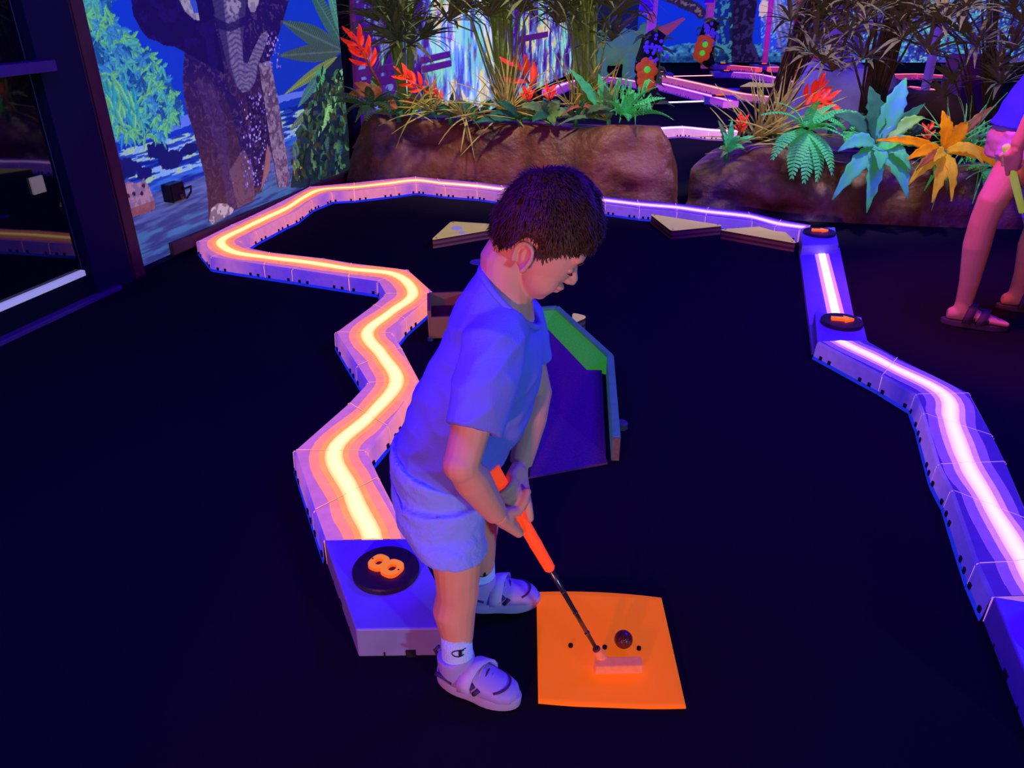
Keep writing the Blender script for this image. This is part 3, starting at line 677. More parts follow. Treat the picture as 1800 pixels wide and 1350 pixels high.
block('white end block cut off by the right edge of the picture, nearest the camera', [c1_, c2_, c3_, c4_], (c1_ + c3_) / 2, .085, '>', math.radians(200), ext=.004)
# straight low light bar between the two arrow blocks
s1, s2, s3, s4 = gnd(1403, 443), gnd(1475, 440), gnd(1505, 585), gnd(1426, 625)
bar = thing('straight_light_bar', 'straight low violet ramp plate with one bright white light line', 'light bar', ((s1 + s4) / 2))
b = MB(); b.prism([s1, s2, s3, s4], 0, .022, inset=.02); b.build('plate', M_block, bar, bevel=.003)
def strip_mesh(p, q, w_, z, col, parent, name='light_strip'):
    d_ = (q - p).normalized(); n_ = Vector((-d_.y, d_.x, 0)); b = MB()
    b.box(((p + q) / 2 + Vector((0, 0, z))), ((q - p).length, w_, .006), Matrix((d_, n_, Vector((0, 0, 1)))).transposed())
    key = 'led_%.2f_%.2f_%.2f' % col
    return b.build(name, mat(key, (.8, .8, .8), .4, emit=col, es=1.0), parent)
p_, q_ = gnd(1440, 440), gnd(1471, 575)
strip_mesh(p_, q_, .036, .024, (2.2, 1.5, 1.5), bar); strip_mesh(p_, q_, .075, .0225, (.55, .22, .75), bar, 'light_halo_strip')
# ------------------------------------------------------------------ wooden obstacles on the course
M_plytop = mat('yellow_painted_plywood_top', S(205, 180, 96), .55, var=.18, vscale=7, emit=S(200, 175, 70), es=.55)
M_plyedge = mat('plywood_edge', S(150, 112, 70), .7)
M_plydark = mat('plywood_edge_dark_ply', S(92, 66, 44), .8)
M_spot = mat('worn_pale_paint', S(190, 190, 200), .6, emit=S(190, 190, 190), es=.3)
WZ = .057
def rounded(pts, r, k=4):
    out = []; n = len(pts)
    for i in range(n):
        p, a, b = V2(pts[i]), V2(pts[i - 1]), V2(pts[(i + 1) % n]); u = (a - p).normalized(); v = (b - p).normalized()
        for j in range(k + 1):
            t = j / k; q0, q1 = p + u * r, p + v * r
            out.append((q0.lerp(p, t)).lerp(p.lerp(q1, t), t))
    return out
def wedge(label, pts, spots=()):
    c = sum((V2(p) for p in pts), Vector()) / len(pts)
    root = thing('wooden_wedge', label, 'obstacle', (c.x, c.y, 0), 'triangular plywood obstacles')
    rp = rounded(pts, .03)
    zz = [0, .013, .026, .041, WZ - .004]
    for i in range(4):
        b = MB(); k = 0.0 if i % 2 == 0 else .006; b.prism([(p.x, p.y) for p in rp], zz[i], zz[i + 1], inset=k); b.build('plywood_layer', M_plyedge if i % 2 == 0 else M_plydark, root)
    b = MB(); b.prism([(p.x, p.y) for p in rp], WZ - .004, WZ, inset=.004); tp = b.build('painted_top', M_plytop, root)
    for p in pts:
        sb = MB(); q = V2(p) + (c - V2(p)) * .14; sb.loft([((q.x, q.y, WZ), (.006, 0, 0), (0, .006, 0)), ((q.x, q.y, WZ + .0008), (.006, 0, 0), (0, .006, 0))], 12); sb.build('screw', M_plydark, tp)
    for (x, y), r in spots:
        q = gnd(x, y, WZ); sb = MB(); sb.loft([((q.x, q.y, WZ), (r, 0, 0), (0, r * 1.3, 0)), ((q.x, q.y, WZ + .0006), (r * .9, 0, 0), (0, r * 1.2, 0))], 14); sb.build('worn_patch', M_spot, tp)
    return root
wz = lambda x, y: gnd(x, y, WZ)
wedge('yellow plywood triangle lying left of the boy\'s head', [wz(758, 421), wz(793, 389), wz(905, 396)], [((803, 401), .035), ((812, 409), .022)])
wedge('yellow plywood triangle by the violet back kerb, left one of the pair', [wz(1143, 376), wz(1180, 405), wz(1272, 396)])
wedge('yellow plywood triangle touching the far arrow block, right one of the pair', [wz(1264, 403), wz(1368, 396), wz(1401, 427)])
wedge('small yellow wooden piece peeping out behind the ramp', [wz(1006, 568), wz(1006, 549), wz(1034, 556)])
# pale round spot on the carpet
q = gnd(842, 461); b = MB(); b.loft([((q.x, q.y, 0), (.052, 0, 0), (0, .052, 0)), ((q.x, q.y, .003), (.050, 0, 0), (0, .050, 0))], 36)
o = b.build('floor_marker', mat('pale_lilac_vinyl', S(120, 112, 160), .6), origin=(q.x, q.y, 0)); tag(o, 'round pale lilac spot lying on the black carpet', 'marker')

# ------------------------------------------------------------------ banked ramp with violet felt
M_felt = mat('violet_felt', S(110, 66, 118), 1.0, spec=.02, var=.25, vscale=160, bump=.4, bscale=500)
M_green = mat('green_felt', S(60, 150, 60), 1.0, spec=.02, var=.25, vscale=120, emit=S(45, 140, 40), es=.6)
M_teal = mat('teal_painted_rail', S(80, 130, 110), .6, spec=.1, var=.25, vscale=18, emit=S(50, 100, 120), es=.3)
M_rawwood = mat('raw_wood_end', S(128, 106, 92), .7, var=.25, vscale=40)
RH = .09
rt_ = lambda x, y: gnd(x, y, RH)
r_fr, r_br, r_k, r_bk = rt_(1084, 768), rt_(1073, 624), None, rt_(979, 539)
r_bl = rt_(951, 541)
f_l, f_r = gnd(929, 842), gnd(1068, 816)
l_f = rt_(921, 797)
ramp = thing('banked_ramp', 'violet felt mini golf ramp with green banked sides, standing behind the boy', 'ramp', (V2(f_l) + V2(r_br)) / 2)
axis = (V2(f_l) + V2(f_r)) / 2
l_b = V2(r_bl) + (V2(r_bl) - V2(r_bk)) * 1.0      # hidden left part mirrors the right one
l_m = V2(l_f) + (V2(r_br) - V2(r_fr)) + Vector((-.05, 0, 0))
poly = [V2(f_l), V2(f_r), V2(r_fr) + Vector((-.03, 0, 0)), V2(r_br) + Vector((-.03, .0, 0)), V2(r_bk), l_b, l_m, V2(l_f) + Vector((.02, 0, 0))]
y0_, y1_ = min(p.y for p in poly), max(p.y for p in poly)
b = MB(); top = [b.vert((p.x, p.y, .006 + .03 * (p.y - y0_) / (y1_ - y0_))) for p in poly]; bot = [b.vert((p.x, p.y, 0)) for p in poly]
b.face(top); b.face(bot[::-1])
for i in range(len(poly)): b.face((top[i], bot[i], bot[(i + 1) % len(poly)], top[(i + 1) % len(poly)]))
b.build('felt_bed', M_felt, ramp)
def rail(name, p, q, w_, h0, h1, m, mend=None, shift=0):
    p, q = V2(p), V2(q); d_ = (q - p).normalized(); n_ = Vector((-d_.y, d_.x, 0)); p = p + n_ * shift; q = q + n_ * shift
    b = MB(); b.prism([p + n_ * w_ / 2, p - n_ * w_ / 2, q - n_ * w_ / 2, q + n_ * w_ / 2], h0, h1); r_ = b.build(name, m, ramp, bevel=.002)
    if mend is not None:
        e = MB(); e.box((p - d_ * .002) + Vector((0, 0, (h0 + h1) / 2)), (.004, w_ * .96, (h1 - h0) * .96), Matrix((d_, n_, Vector((0, 0, 1)))).transposed()); e.build('sawn_end', mend, r_)
    return r_
rail('side_rail', r_fr, r_br, .026, 0, RH, M_teal, M_rawwood)
rail('side_rail', l_f, l_m, .026, 0, RH, M_teal, M_rawwood)
rail('bank_rail', r_br, r_bk, .022, 0, RH + .002, M_teal); rail('back_rail', r_bk, l_b, .022, 0, RH + .002, M_teal); rail('bank_rail', l_b, l_m, .022, 0, RH + .002, M_teal)
def bank(p, q, c):     # sloping green felt strip leaning against the rail
    p, q = V2(p), V2(q); d_ = (q - p).normalized(); n_ = Vector((-d_.y, d_.x, 0)); n_ = n_ if n_.dot(V2(c) - p) > 0 else -n_; ins = lambda a: a + n_ * .085 + ((p + q) / 2 - a) * .12
    b = MB(); z_ = lambda a: .007 + .03 * (a.y - y0_) / (y1_ - y0_)
    P0, Q0 = ins(p), ins(q); v = [b.vert((p.x, p.y, RH - .006)), b.vert((q.x, q.y, RH - .006)), b.vert((Q0.x, Q0.y, z_(Q0))), b.vert((P0.x, P0.y, z_(P0))), b.vert((p.x, p.y, 0)), b.vert((q.x, q.y, 0))]
    b.face((v[0], v[1], v[2], v[3])); b.face((v[0], v[3], v[4])); b.face((v[1], v[5], v[2])); b.face((v[4], v[3], v[2], v[5])); b.face((v[0], v[4], v[5], v[1]))
    b.build('green_bank', M_green, ramp)
cc_ = (V2(r_fr) + V2(l_f)) / 2 + Vector((0, .5, 0))
bank(r_br, r_bk, cc_); bank(r_bk, l_b, cc_); bank(l_b, l_m, cc_)
# round foot sticking out at the ramp's right side
q = gnd(1086, 752); b = MB(); b.loft([((q.x + .012, q.y, 0), (.022, 0, 0), (0, .022, 0)), ((q.x + .012, q.y, .02), (.022, 0, 0), (0, .022, 0)), ((q.x + .012, q.y, .026), (.016, 0, 0), (0, .016, 0))], 20); b.build('levelling_foot', mat('grey_rubber', S(80, 80, 100), .5), ramp)
# open wooden tunnel box half hidden behind the boy's back
p0, p1 = gnd(757, 598), gnd(800, 583)
tb = thing('wooden_tunnel_box', 'open wooden tunnel box half hidden by the boy\'s shoulder', 'obstacle', ((p0 + p1) / 2))
d_ = Vector((.995, .1, 0)); n_ = Vector((-d_.y, d_.x, 0)); Rb = Matrix((d_, n_, Vector((0, 0, 1)))).transposed()
for nm, cx, cy, sx, sy, h_ in (('side_board', .0, .10, .016, .22, .13), ('side_board', .17, .10, .016, .22, .13), ('back_board', .085, .21, .17, .016, .13), ('front_board', .085, -.005, .17, .016, .10)):
    b = MB(); b.box(p0 + d_ * cx + n_ * cy + Vector((0, 0, h_ / 2 + .012)), (sx, sy, h_), Rb); b.build(nm, M_plyedge, tb, bevel=.003)
for cx, cy in ((0, 0), (0, .2), (.17, 0), (.17, .2)):
    b = MB(); q = p0 + d_ * cx + n_ * cy; b.loft([(q, (.014, 0, 0), (0, .014, 0)), (q + Vector((0, 0, .013)), (.014, 0, 0), (0, .014, 0))], 12); b.build('foot', mat('grey_rubber', S(80, 80, 100), .5), tb)
b = MB(); b.box(p0 + d_ * .085 + n_ * .10 + Vector((0, 0, .025)), (.165, .2, .006), Rb); b.build('base_board', M_plydark, tb)

# ------------------------------------------------------------------ tee mat, ball, putter
M_mat = mat('fluorescent_orange_rubber', S(255, 108, 20), .7, spec=.03, emit=S(248, 108, 28), es=.55, var=.10, vscale=9)
A_, B_, D_, E_ = gnd(943, 1046), gnd(1162, 1056), gnd(1205, 1249), gnd(946, 1240)
b = MB(); NU, NV = 24, 24; hid = []
mc = (A_ + B_ + D_ + E_) / 4
def mat_p(u, v):
    p = A_.lerp(B_, u).lerp(E_.lerp(D_, u), v); z = .004 + .016 * (4 * (u - .5) ** 2) ** 0 * (1 - (2 * u - 1) ** 2) * (.55 - v) ** 1 + .006
    return Vector((p.x, p.y, max(.0045, z)))
for j in range(NV + 1):
    for i in range(NU + 1): p = mat_p(i / NU, j / NV); b.vert(p)
for j in range(NV + 1):
    for i in range(NU + 1): p = mat_p(i / NU, j / NV); b.vert((p.x, p.y, p.z - .0045))
K = (NU + 1) * (NV + 1)
for j in range(NV):
    for i in range(NU):
        a = j * (NU + 1) + i; b.face((a, a + 1, a + NU + 2, a + NU + 1)); b.face((K + a, K + a + NU + 1, K + a + NU + 2, K + a + 1))
for i in range(NU):
    for a, c in ((i, i + 1), (NV * (NU + 1) + i + 1, NV * (NU + 1) + i)): b.face((a, K + a, K + c, c))
for j in range(NV):
    for a, c in (((j + 1) * (NU + 1), j * (NU + 1)), (j * (NU + 1) + NU, (j + 1) * (NU + 1) + NU)): b.face((a, K + a, K + c, c))
tm_ = thing('tee_mat', 'square fluorescent orange tee mat under the putter head', 'mat', (mc.x, mc.y, 0))
b.build('mat_sheet', M_mat, tm_, True)
for x, y in ((1003, 1135), (1063, 1138), (1123, 1140)):
    q = gnd(x, y, .012); # find the sheet height at the hole
    b = MB(); b.loft([((q.x, q.y, .010), (.0055, 0, 0), (0, .0055, 0)), ((q.x, q.y, .0158), (.0055, 0, 0), (0, .0055, 0))], 16); b.build('ball_hole', mat('hole_dark_brown', S(50, 18, 8), .9), tm_)
qb = gnd(1096, 1124, .036); b = MB(); b.ell((qb.x, qb.y, .0362), .0214, nu=40, nv=24)
ball = b.build('golf_ball', None, smooth=True, origin=(qb.x, qb.y, .0148)); tag(ball, 'dark maroon dimpled golf ball resting on the orange mat', 'ball')
m = bpy.data.materials.new('dimpled_maroon_ball'); m.use_nodes = True; nt = m.node_tree; pb = nt.nodes['Principled BSDF']
pb.inputs['Base Color'].default_value = (*S(84, 26, 34), 1); pb.inputs['Roughness'].default_value = .3
tc = nt.nodes.new('ShaderNodeTexCoord'); vo = nt.nodes.new('ShaderNodeTexVoronoi'); vo.inputs['Scale'].default_value = 210
rp = nt.nodes.new('ShaderNodeValToRGB'); rp.color_ramp.elements[0].position = .1; rp.color_ramp.elements[1].position = .45
bp = nt.nodes.new('ShaderNodeBump'); bp.inputs['Strength'].default_value = .6; bp.inputs['Distance'].default_value = .0012
nt.links.new(tc.outputs['Object'], vo.inputs['Vector']); nt.links.new(vo.outputs['Distance'], rp.inputs['Fac']); nt.links.new(rp.outputs['Color'], bp.inputs['Height']); nt.links.new(bp.outputs['Normal'], pb.inputs['Normal'])
ball.data.materials.append(m)

GT, GH = aty(864, 822, 1.25), gnd(1052, 1147, .052)     # grip top, hosel
gax = (GH - GT).normalized(); gl = (GH - GT).length
pt = thing('golf_putter', 'putter with neon orange foam grip, held by the boy over the tee mat', 'putter', (GH.x, GH.y, .012))
M_grip = mat('neon_orange_foam_grip', S(255, 90, 40), .8, emit=S(255, 64, 22), es=.62, bump=.3, bscale=120)
M_steel = mat('dark_steel_shaft', S(120, 116, 124), .25, metal=.9)
gend = GT + gax * (gl * .515)
b = MB(); k = 16; prof = [(0, .011), (.004, .0145), (.02, .0152)] + [(.02 + .96 * i / k, .0150 - .0028 * i / k + (.0006 if i % 4 == 0 else 0)) for i in range(1, k)] + [(.985, .0118), (1.0, .009)]
b.tube([GT + (gend - GT) * t for t, r in prof], [r for t, r in prof], 20); b.build('grip', M_grip, pt, True)
b = MB(); b.tube([gend - gax * .01, gend + (GH - gend) * .25, gend + (GH - gend) * .5, GH], [.0062, .0056, .0052, .0046], 14); b.build('shaft', M_steel, pt, True)
for f in (.25, .5, .75):
    b = MB(); c0 = gend + (GH - gend) * f; b.tube([c0 - gax * .0012, c0 + gax * .0012], .0061, 14); b.build('shaft_step', M_steel, pt, True)
M_rub = mat('salmon_rubber_head', S(225, 130, 90), .7, spec=.08, emit=S(220, 100, 70), es=.42, var=.15, vscale=60)
hl, hr = gnd(1043, 1176, .018), gnd(1130, 1174, .018); hd = (hr - hl).normalized(); hn = Vector((-hd.y, hd.x, 0)); hm = (hl + hr) / 2
b = MB(); HW, HD = (hr - hl).length, .030
pts_ = rounded([hm - hd * HW / 2 - hn * HD / 2, hm + hd * HW / 2 - hn * HD / 2, hm + hd * HW / 2 + hn * HD / 2, hm - hd * HW / 2 + hn * HD / 2], .007)
b.prism([(p.x, p.y) for p in pts_], .0155, .040, inset=.05); b.build('putter_head', M_rub, pt, bevel=.003)
b = MB(); b.tube([GH - gax * .012, GH, GH + gax * .02, GH + gax * .035], [.0085, .0105, .0125, .014], 16); b.build('hosel', M_rub, pt, True)
b = MB(); b.tube([GH - gax * .014, GH - gax * .010], .0088, 16); b.build('ferrule', mat('brown_ferrule', S(120, 50, 40), .4), pt, True)
# ------------------------------------------------------------------ planter rocks
def rock_mat(name, c1, c2, c3):
    m = bpy.data.materials.new(name); m.use_nodes = True; nt = m.node_tree; p = nt.nodes['Principled BSDF']
    tc = nt.nodes.new('ShaderNodeTexCoord'); nz = nt.nodes.new('ShaderNodeTexNoise'); nz.inputs['Scale'].default_value = 2.2; nz.inputs['Detail'].default_value = 6; nz.inputs['Distortion'].default_value = 1.2
    rp = nt.nodes.new('ShaderNodeValToRGB'); e = rp.color_ramp.elements; e[0].position = .3; e[0].color = (*c1, 1); e[1].position = .72; e[1].color = (*c3, 1); x = rp.color_ramp.elements.new(.52); x.color = (*c2, 1)
    nb = nt.nodes.new('ShaderNodeTexNoise'); nb.inputs['Scale'].default_value = 16; nb.inputs['Detail'].default_value = 5
    bp = nt.nodes.new('ShaderNodeBump'); bp.inputs['Strength'].default_value = .6; bp.inputs['Distance'].default_value = .03
    nt.links.new(tc.outputs['Object'], nz.inputs['Vector']); nt.links.new(tc.outputs['Object'], nb.inputs['Vector']); nt.links.new(nz.outputs['Fac'], rp.inputs['Fac']); nt.links.new(rp.outputs['Color'], p.inputs['Base Color'])
    nt.links.new(nb.outputs['Fac'], bp.inputs['Height']); nt.links.new(bp.outputs['Normal'], p.inputs['Normal']); p.inputs['Roughness'].default_value = .5; p.inputs['Specular IOR Level'].default_value = .35
    return m
M_rock = rock_mat('painted_rock_brown', S(60, 33, 22), S(122, 70, 44), S(150, 100, 84))
M_rock2 = rock_mat('painted_rock_umber', S(54, 34, 32), S(108, 70, 58), S(146, 106, 100))
M_soil = mat('dark_soil', S(30, 22, 22), .9)
def rock(name, label, path, tops, depth, mt, seed, lean=.10, amp=.07, soil=True):
    """front base line (left to right), height at each point, body depth behind it"""
    path = [Vector((p[0], p[1], 0)) for p in path]; n = len(path)
    NS, b = 120, MB(); prof = []
    for s_ in range(NS + 1):
        t = s_ / NS * (n - 1); i = min(int(t), n - 2); f = t - i
        p = catmull(path, i, f); q = catmull(path, i, min(1, f + .02)) - catmull(path, i, max(0, f - .02)); q.normalize()
        nr = Vector((-q.y, q.x, 0)); nr = nr if nr.y > 0 else -nr
        h = tops[i] * (1 - f) + tops[i + 1] * f
        e = min(1, math.sin(math.pi * min(max(s_ / NS, 0.0), 1)) * 6) ; e = .25 + .75 * e
        prof.append((p, nr, h * (.55 + .45 * e), depth * e, e))
    ring = [(-.00, 0), (-.02, .12), (-.03, .3), (-.015, .5), (.03, .68), (.07, .82), (.11, .93), (.16, 1.0), (.26, .99), (.34, .93), (.42, .86), (.62, .86), (.8, .9), (.92, .82), (1, .5), (1.0, 0)]
    r2_ = []
    for (a0, z0), (a1, z1) in zip(ring[:-1], ring[1:]): r2_ += [(a0, z0), ((a0 + a1) / 2, (z0 + z1) / 2)]
    ring = r2_ + [ring[-1]]
    for (p, nr, h, dp, e) in prof:
        for (a, z) in ring:
            v = p + nr * (a * dp + lean * z * .35) + Vector((0, 0, z * h))
            if 0 < z:
                w_ = Vector((v.x * 2.0 + seed, v.y * 2.0, v.z * 3.4 + v.x * .8)); w_ += Vector((noise.noise(v * 3), noise.noise(v * 3 + Vector((5, 0, 0))), noise.noise(v * 3 + Vector((0, 9, 0))))) * .35
                dd, pp = noise.voronoi(w_); crease = min(1, (dd[1] - dd[0]) * 3.2); plane = (noise.cell(pp[0] * 3.7) - .5)
                k = noise.noise(v * 2.6 + Vector((seed, 0, 0))); k2 = noise.noise(v * 9 + Vector((0, seed, 0)))
                d_ = amp * .7 * k + amp * .16 * k2 + amp * .75 * plane * crease - amp * .55 * (1 - crease)
                f_ = min(1, z * 5) * (1 if a < .3 else .25)
                v = v - nr * d_ * f_ + Vector((0, 0, amp * .7 * k * (1 if z > .6 and a < .36 else .2)))
            dw = (v - WA).dot(WN)
            if dw < .05: v = v + WN * (.05 - dw)
            b.vert(v)
    m_ = len(ring)
    for s_ in range(NS):
        for j in range(m_ - 1): b.face((s_ * m_ + j, s_ * m_ + j + 1, (s_ + 1) * m_ + j + 1, (s_ + 1) * m_ + j))
    b.face(range(m_)); b.face(range(NS * m_ + m_ - 1, NS * m_ - 1, -1))
    c = path[n // 2]; root = thing(name, label, 'planter', (c.x, c.y, 0))
    r_ = b.build('rock_body', mt, root, True)
    pass
    if soil:
        sb = MB(); ff = []; bk_ = []
        for (p, nr, h, dp, e) in prof[4:-4:4]:
            ff.append(p + nr * (.38 * dp) + Vector((0, 0, h * .885))); bk_.append(p + nr * (.9 * dp) + Vector((0, 0, h * .885)))
        i0 = [sb.vert(v) for v in ff]; i1 = [sb.vert(v) for v in bk_]; i2 = [sb.vert(v - Vector((0, 0, .05))) for v in ff]; i3 = [sb.vert(v - Vector((0, 0, .05))) for v in bk_]
        for j in range(len(ff) - 1):
            sb.face((i0[j], i0[j + 1], i1[j + 1], i1[j])); sb.face((i2[j], i3[j], i3[j + 1], i2[j + 1])); sb.face((i0[j], i2[j], i2[j + 1], i0[j + 1])); sb.face((i1[j], i1[j + 1], i3[j + 1], i3[j]))
        sb.build('soil', M_soil, root)
    return root
rock('rock_planter', 'long brown artificial rock planter behind the orange kerb', [(-1.30, 6.06), (-1.08, 5.95), (-.72, 6.02), (-.3, 5.90), (.2, 5.68), (.64, 5.44), (1.0, 5.33), (1.17, 5.36)], [.44, .50, .47, .46, .46, .49, .50, .40], .85, M_rock, 3.1)
rock('rock_planter', 'lower brown artificial rock planter behind the arrow block, on the right', [(1.20, 5.34), (1.42, 5.20), (1.75, 5.05), (2.05, 4.98), (2.4, 4.92), (2.75, 4.86), (3.1, 4.82), (3.5, 4.8)], [.34, .44, .42, .38, .36, .36, .36, .36], .95, M_rock2, 8.7, amp=.085)
def boulder(label, c, r, mt, seed):
    b = MB(); b.ell((0, 0, 0), 1, nu=28, nv=18)
    for i, v in enumerate(b.v):
        v = Vector(v); k = 1 + .22 * noise.noise(v * 1.7 + Vector((seed, 0, 0))) + .07 * noise.noise(v * 5); v = Vector((v.x * r[0], v.y * r[1], v.z * r[2])) * k
        b.v[i] = (c[0] + v.x, c[1] + v.y, max(0, c[2] + v.z))
    o = b.build('boulder', mt, smooth=True, origin=(c[0], c[1], 0)); tag(o, label, 'boulder'); return o
M_rockv = mat('violet_grey_rock', S(140, 120, 190), .6, var=.4, vscale=3, bump=.3, bscale=9)
M_rockd = mat('dark_umber_rock', S(70, 40, 44), .6, var=.4, vscale=5, bump=.4, bscale=14)
p = aty(1478, 190, 7.4); boulder('smooth violet-grey boulder behind the papyrus, rear of the right planter', (p.x, 7.4, .2), (.62, .4, .62), M_rockv, 2)
p = aty(1610, 230, 6.3); boulder('dark umber boulder behind the big green leaves', (p.x, 6.3, .25), (.45, .35, .42), M_rockd, 5)

# ------------------------------------------------------------------ planting
def gm(name, c, em=.10, rough=.55, var=.3, vs=30, c2=None): return mat(name, c, rough, emit=c, es=em, var=var, vscale=vs, base2=c2)
M_leafdk = gm('papyrus_leaf_olive', S(104, 112, 66), .05)
M_leafdk2 = gm('papyrus_leaf_grey_brown', S(108, 96, 68), .06)
M_stem = gm('papyrus_stem_green', S(128, 160, 62), .08, vs=50)
M_stem2 = gm('papyrus_stem_brown', S(88, 72, 52), .03, vs=50)
M_fern = gm('fern_green', S(70, 190, 96), .2); M_ferndk = gm('fern_dark', S(66, 104, 58), .06)
M_big = mat('broad_leaf_green', S(70, 176, 90), .6, emit=S(60, 170, 90), es=.22, spec=.08, var=.6, vscale=9, base2=S(80, 130, 160)); M_bigdk = mat('broad_leaf_bottle_green', S(50, 110, 70), .6, emit=S(40, 100, 70), es=.12, spec=.08, var=.3, vscale=12)
M_lime = gm('broad_leaf_lime', S(130, 190, 70), .14, vs=14)
M_amber = mat('amber_leaf', S(220, 140, 0), .6, emit=S(215, 135, 25), es=.28, spec=.05, var=.35, vscale=14, base2=S(186, 104, 10)); M_yel = mat('yellow_leaf', S(215, 170, 30), .6, emit=S(205, 160, 50), es=.26, spec=.05, var=.3, vscale=14)
M_rust = gm('rust_leaf', S(170, 92, 34), .08, vs=14)
M_red = mat('neon_red_bract', S(240, 60, 30), .5, emit=S(235, 46, 22), es=.4)
M_grass = gm('straw_grass', S(176, 160, 70), .07); M_grassg = gm('green_grass', S(110, 190, 90), .12)
M_flag = gm('mid_green_leaf', S(96, 136, 60), .07)
def leaf_mesh(base, tip, width, bulge=(0, 0, .05), nhint=(0, -.6, .8), nl=9, nw=4, wav=.0, fold=.18, shape=.8, b=None, mi=0):
    base, tip, bulge = Vector(base), Vector(tip), Vector(bulge); b = b or MB(); o0 = len(b.v)
    for i in range(nl + 1):
        t = i / nl; p = base.lerp(tip, t) + bulge * (4 * t * (1 - t)); tg = (tip - base) + bulge * (4 - 8 * t); tg.normalize()
        sd = tg.cross(Vector(nhint)); sd = sd.normalized() if sd.length > 1e-5 else tg.orthogonal().normalized(); nn = sd.cross(tg)
        w_ = width * (math.sin(math.pi * min(1, (t * .96 + .03)) ** shape)) * .5 + .0015
        for j in range(nw + 1):
            x = j / nw * 2 - 1; wv = wav * math.sin(i * 2.3 + j * 3.1) * abs(x)
            b.vert(p + sd * (x * w_ * (1 + .12 * math.sin(i * 2.9) * (wav > 0))) + nn * (fold * w_ * abs(x) + wv))
    for i in range(nl):
        for j in range(nw): a = o0 + i * (nw + 1) + j; b.face((a, a + 1, a + nw + 2, a + nw + 1), mi)
    return b
def leaf_part(parent, name, base, tip, width, m, **k):
    b = leaf_mesh(base, tip, width, **k); o = b.build(name, m, parent, True)
    s_ = o.modifiers.new('th', 'SOLIDIFY'); s_.thickness = .002; return o
# one papyrus crown, shared by all papyrus plants
def crown_mesh(name, n, seed):
    r = random.Random(seed); b = MB()
    for k in range(n):
        a = 2 * math.pi * k / n + r.uniform(-.2, .2); el = r.uniform(-.15, .75); L = r.uniform(.75, 1.15)
        d_ = Vector((math.cos(a) * math.cos(el), math.sin(a) * math.cos(el), math.sin(el)))
        leaf_mesh((0, 0, 0), d_ * L, r.uniform(.07, .115), bulge=(0, 0, .10), nhint=(0, 0, 1), nl=4, nw=2, b=b, shape=.7)
    return b.mesh(name)
CR = [crown_mesh('papyrus_crown', 20, s) for s in (1, 2, 3)]
CRM = {}
def crown_data(i, m):
    key = (i, m.name)
    if key not in CRM: me = CR[i].copy(); me.materials.clear(); me.materials.append(m); CRM[key] = me
    return CRM[key]
def papyrus(label, base, base_r, crowns, Y, nst, mleaf, mstem, size=.27, top=None, stem_r=.010, seed=1, extra=1):
    r = random.Random(seed); base = Vector(base); root = thing('papyrus_plant', label, 'plant', base, 'papyrus plants in the rock planters')
    b = MB(); tp = Vector(top)
    for k in range(nst):
        a = r.uniform(0, 6.28); q = math.sqrt(r.random()) * base_r; o_ = Vector((math.cos(a) * q, math.sin(a) * q * .6, 0))
        e = tp + o_ * r.uniform(1.0, 1.5) + Vector((r.gauss(0, .015), r.gauss(0, .03), r.uniform(-.05, .25))); s0 = base + o_
        md = s0.lerp(e, .5) + Vector((r.gauss(0, .012), 0, 0)); b.tube([s0, md, e], [stem_r, stem_r * .9, stem_r * .6], 6)
    crowns = list(crowns) + [(x + r.gauss(0, 34), y + r.gauss(-4, 22)) for (x, y) in crowns for _ in range(extra)]
    for i, (x, y) in enumerate(crowns):
        yy = Y + r.uniform(-.16, .12); cpt = aty(x, y, yy); dw = (cpt - WA).dot(WN); cpt = cpt + WN * max(0, .36 - dw); s0 = base + Vector((r.uniform(-1, 1) * base_r * .8, r.uniform(-.5, .5) * base_r, 0))
        md = s0.lerp(cpt, .55) + Vector((0, 0, .12)) + (tp - base) * .12; b.tube([s0, md, cpt], [stem_r * .7, stem_r * .5, stem_r * .45], 5)
        M_ = Matrix.Translation(cpt) @ Matrix.Rotation(r.uniform(0, 6.28), 4, 'Z') @ Matrix.Rotation(r.uniform(-.5, .5), 4, 'X') @ Matrix.Rotation(r.uniform(-.4, .4), 4, 'Y') @ Matrix.Scale(size * r.uniform(.85, 1.15), 4)
        inst('leaf_crown', crown_data(i % 3, mleaf), M_, root)
    tag(b.build('stems', mstem, root, True), kind='stuff'); return root
papyrus('slim papyrus at the left end of the long planter', aty(712, 200, 6.35), .05, [(662, 38), (742, 68), (688, 10), (715, 48), (640, -5), (700, 80)], 6.3, 9, M_leafdk, M_stem, top=aty(712, -20, 6.35), seed=2, size=.34)
papyrus('thick papyrus clump in the middle of the long planter', aty(888, 205, 6.15), .075, [(788, 38), (858, 30), (845, -8), (915, 22), (780, -10), (930, -10)], 6.1, 22, M_leafdk, M_stem, top=aty(880, -20, 6.15), seed=3, stem_r=.013, size=.34)
papyrus('papyrus clump at the right end of the long planter', aty(1035, 205, 5.95), .08, [(980, 42), (1016, 60), (1085, 26), (1050, 5), (960, -8), (1105, -5), (1020, 12)], 5.9, 22, M_leafdk, M_stem, top=aty(1022, -20, 5.95), seed=4, stem_r=.012, size=.33)
papyrus('leaning papyrus at the left of the right planter', aty(1338, 248, 5.5), .06, [(1445, 36), (1490, 62), (1432, 70), (1470, -5), (1425, 95), (1450, 12)], 5.45, 16, M_leafdk2, M_stem2, top=aty(1440, 0, 5.5), seed=5, stem_r=.012)
papyrus('thick leaning papyrus behind the broad green leaves', aty(1525, 215, 5.5), .07, [(1516, 104), (1565, 46), (1540, 15), (1612, 26), (1520, 40), (1600, 0)], 5.4, 22, M_leafdk2, M_stem2, top=aty(1590, 0, 5.5), seed=6, stem_r=.014)
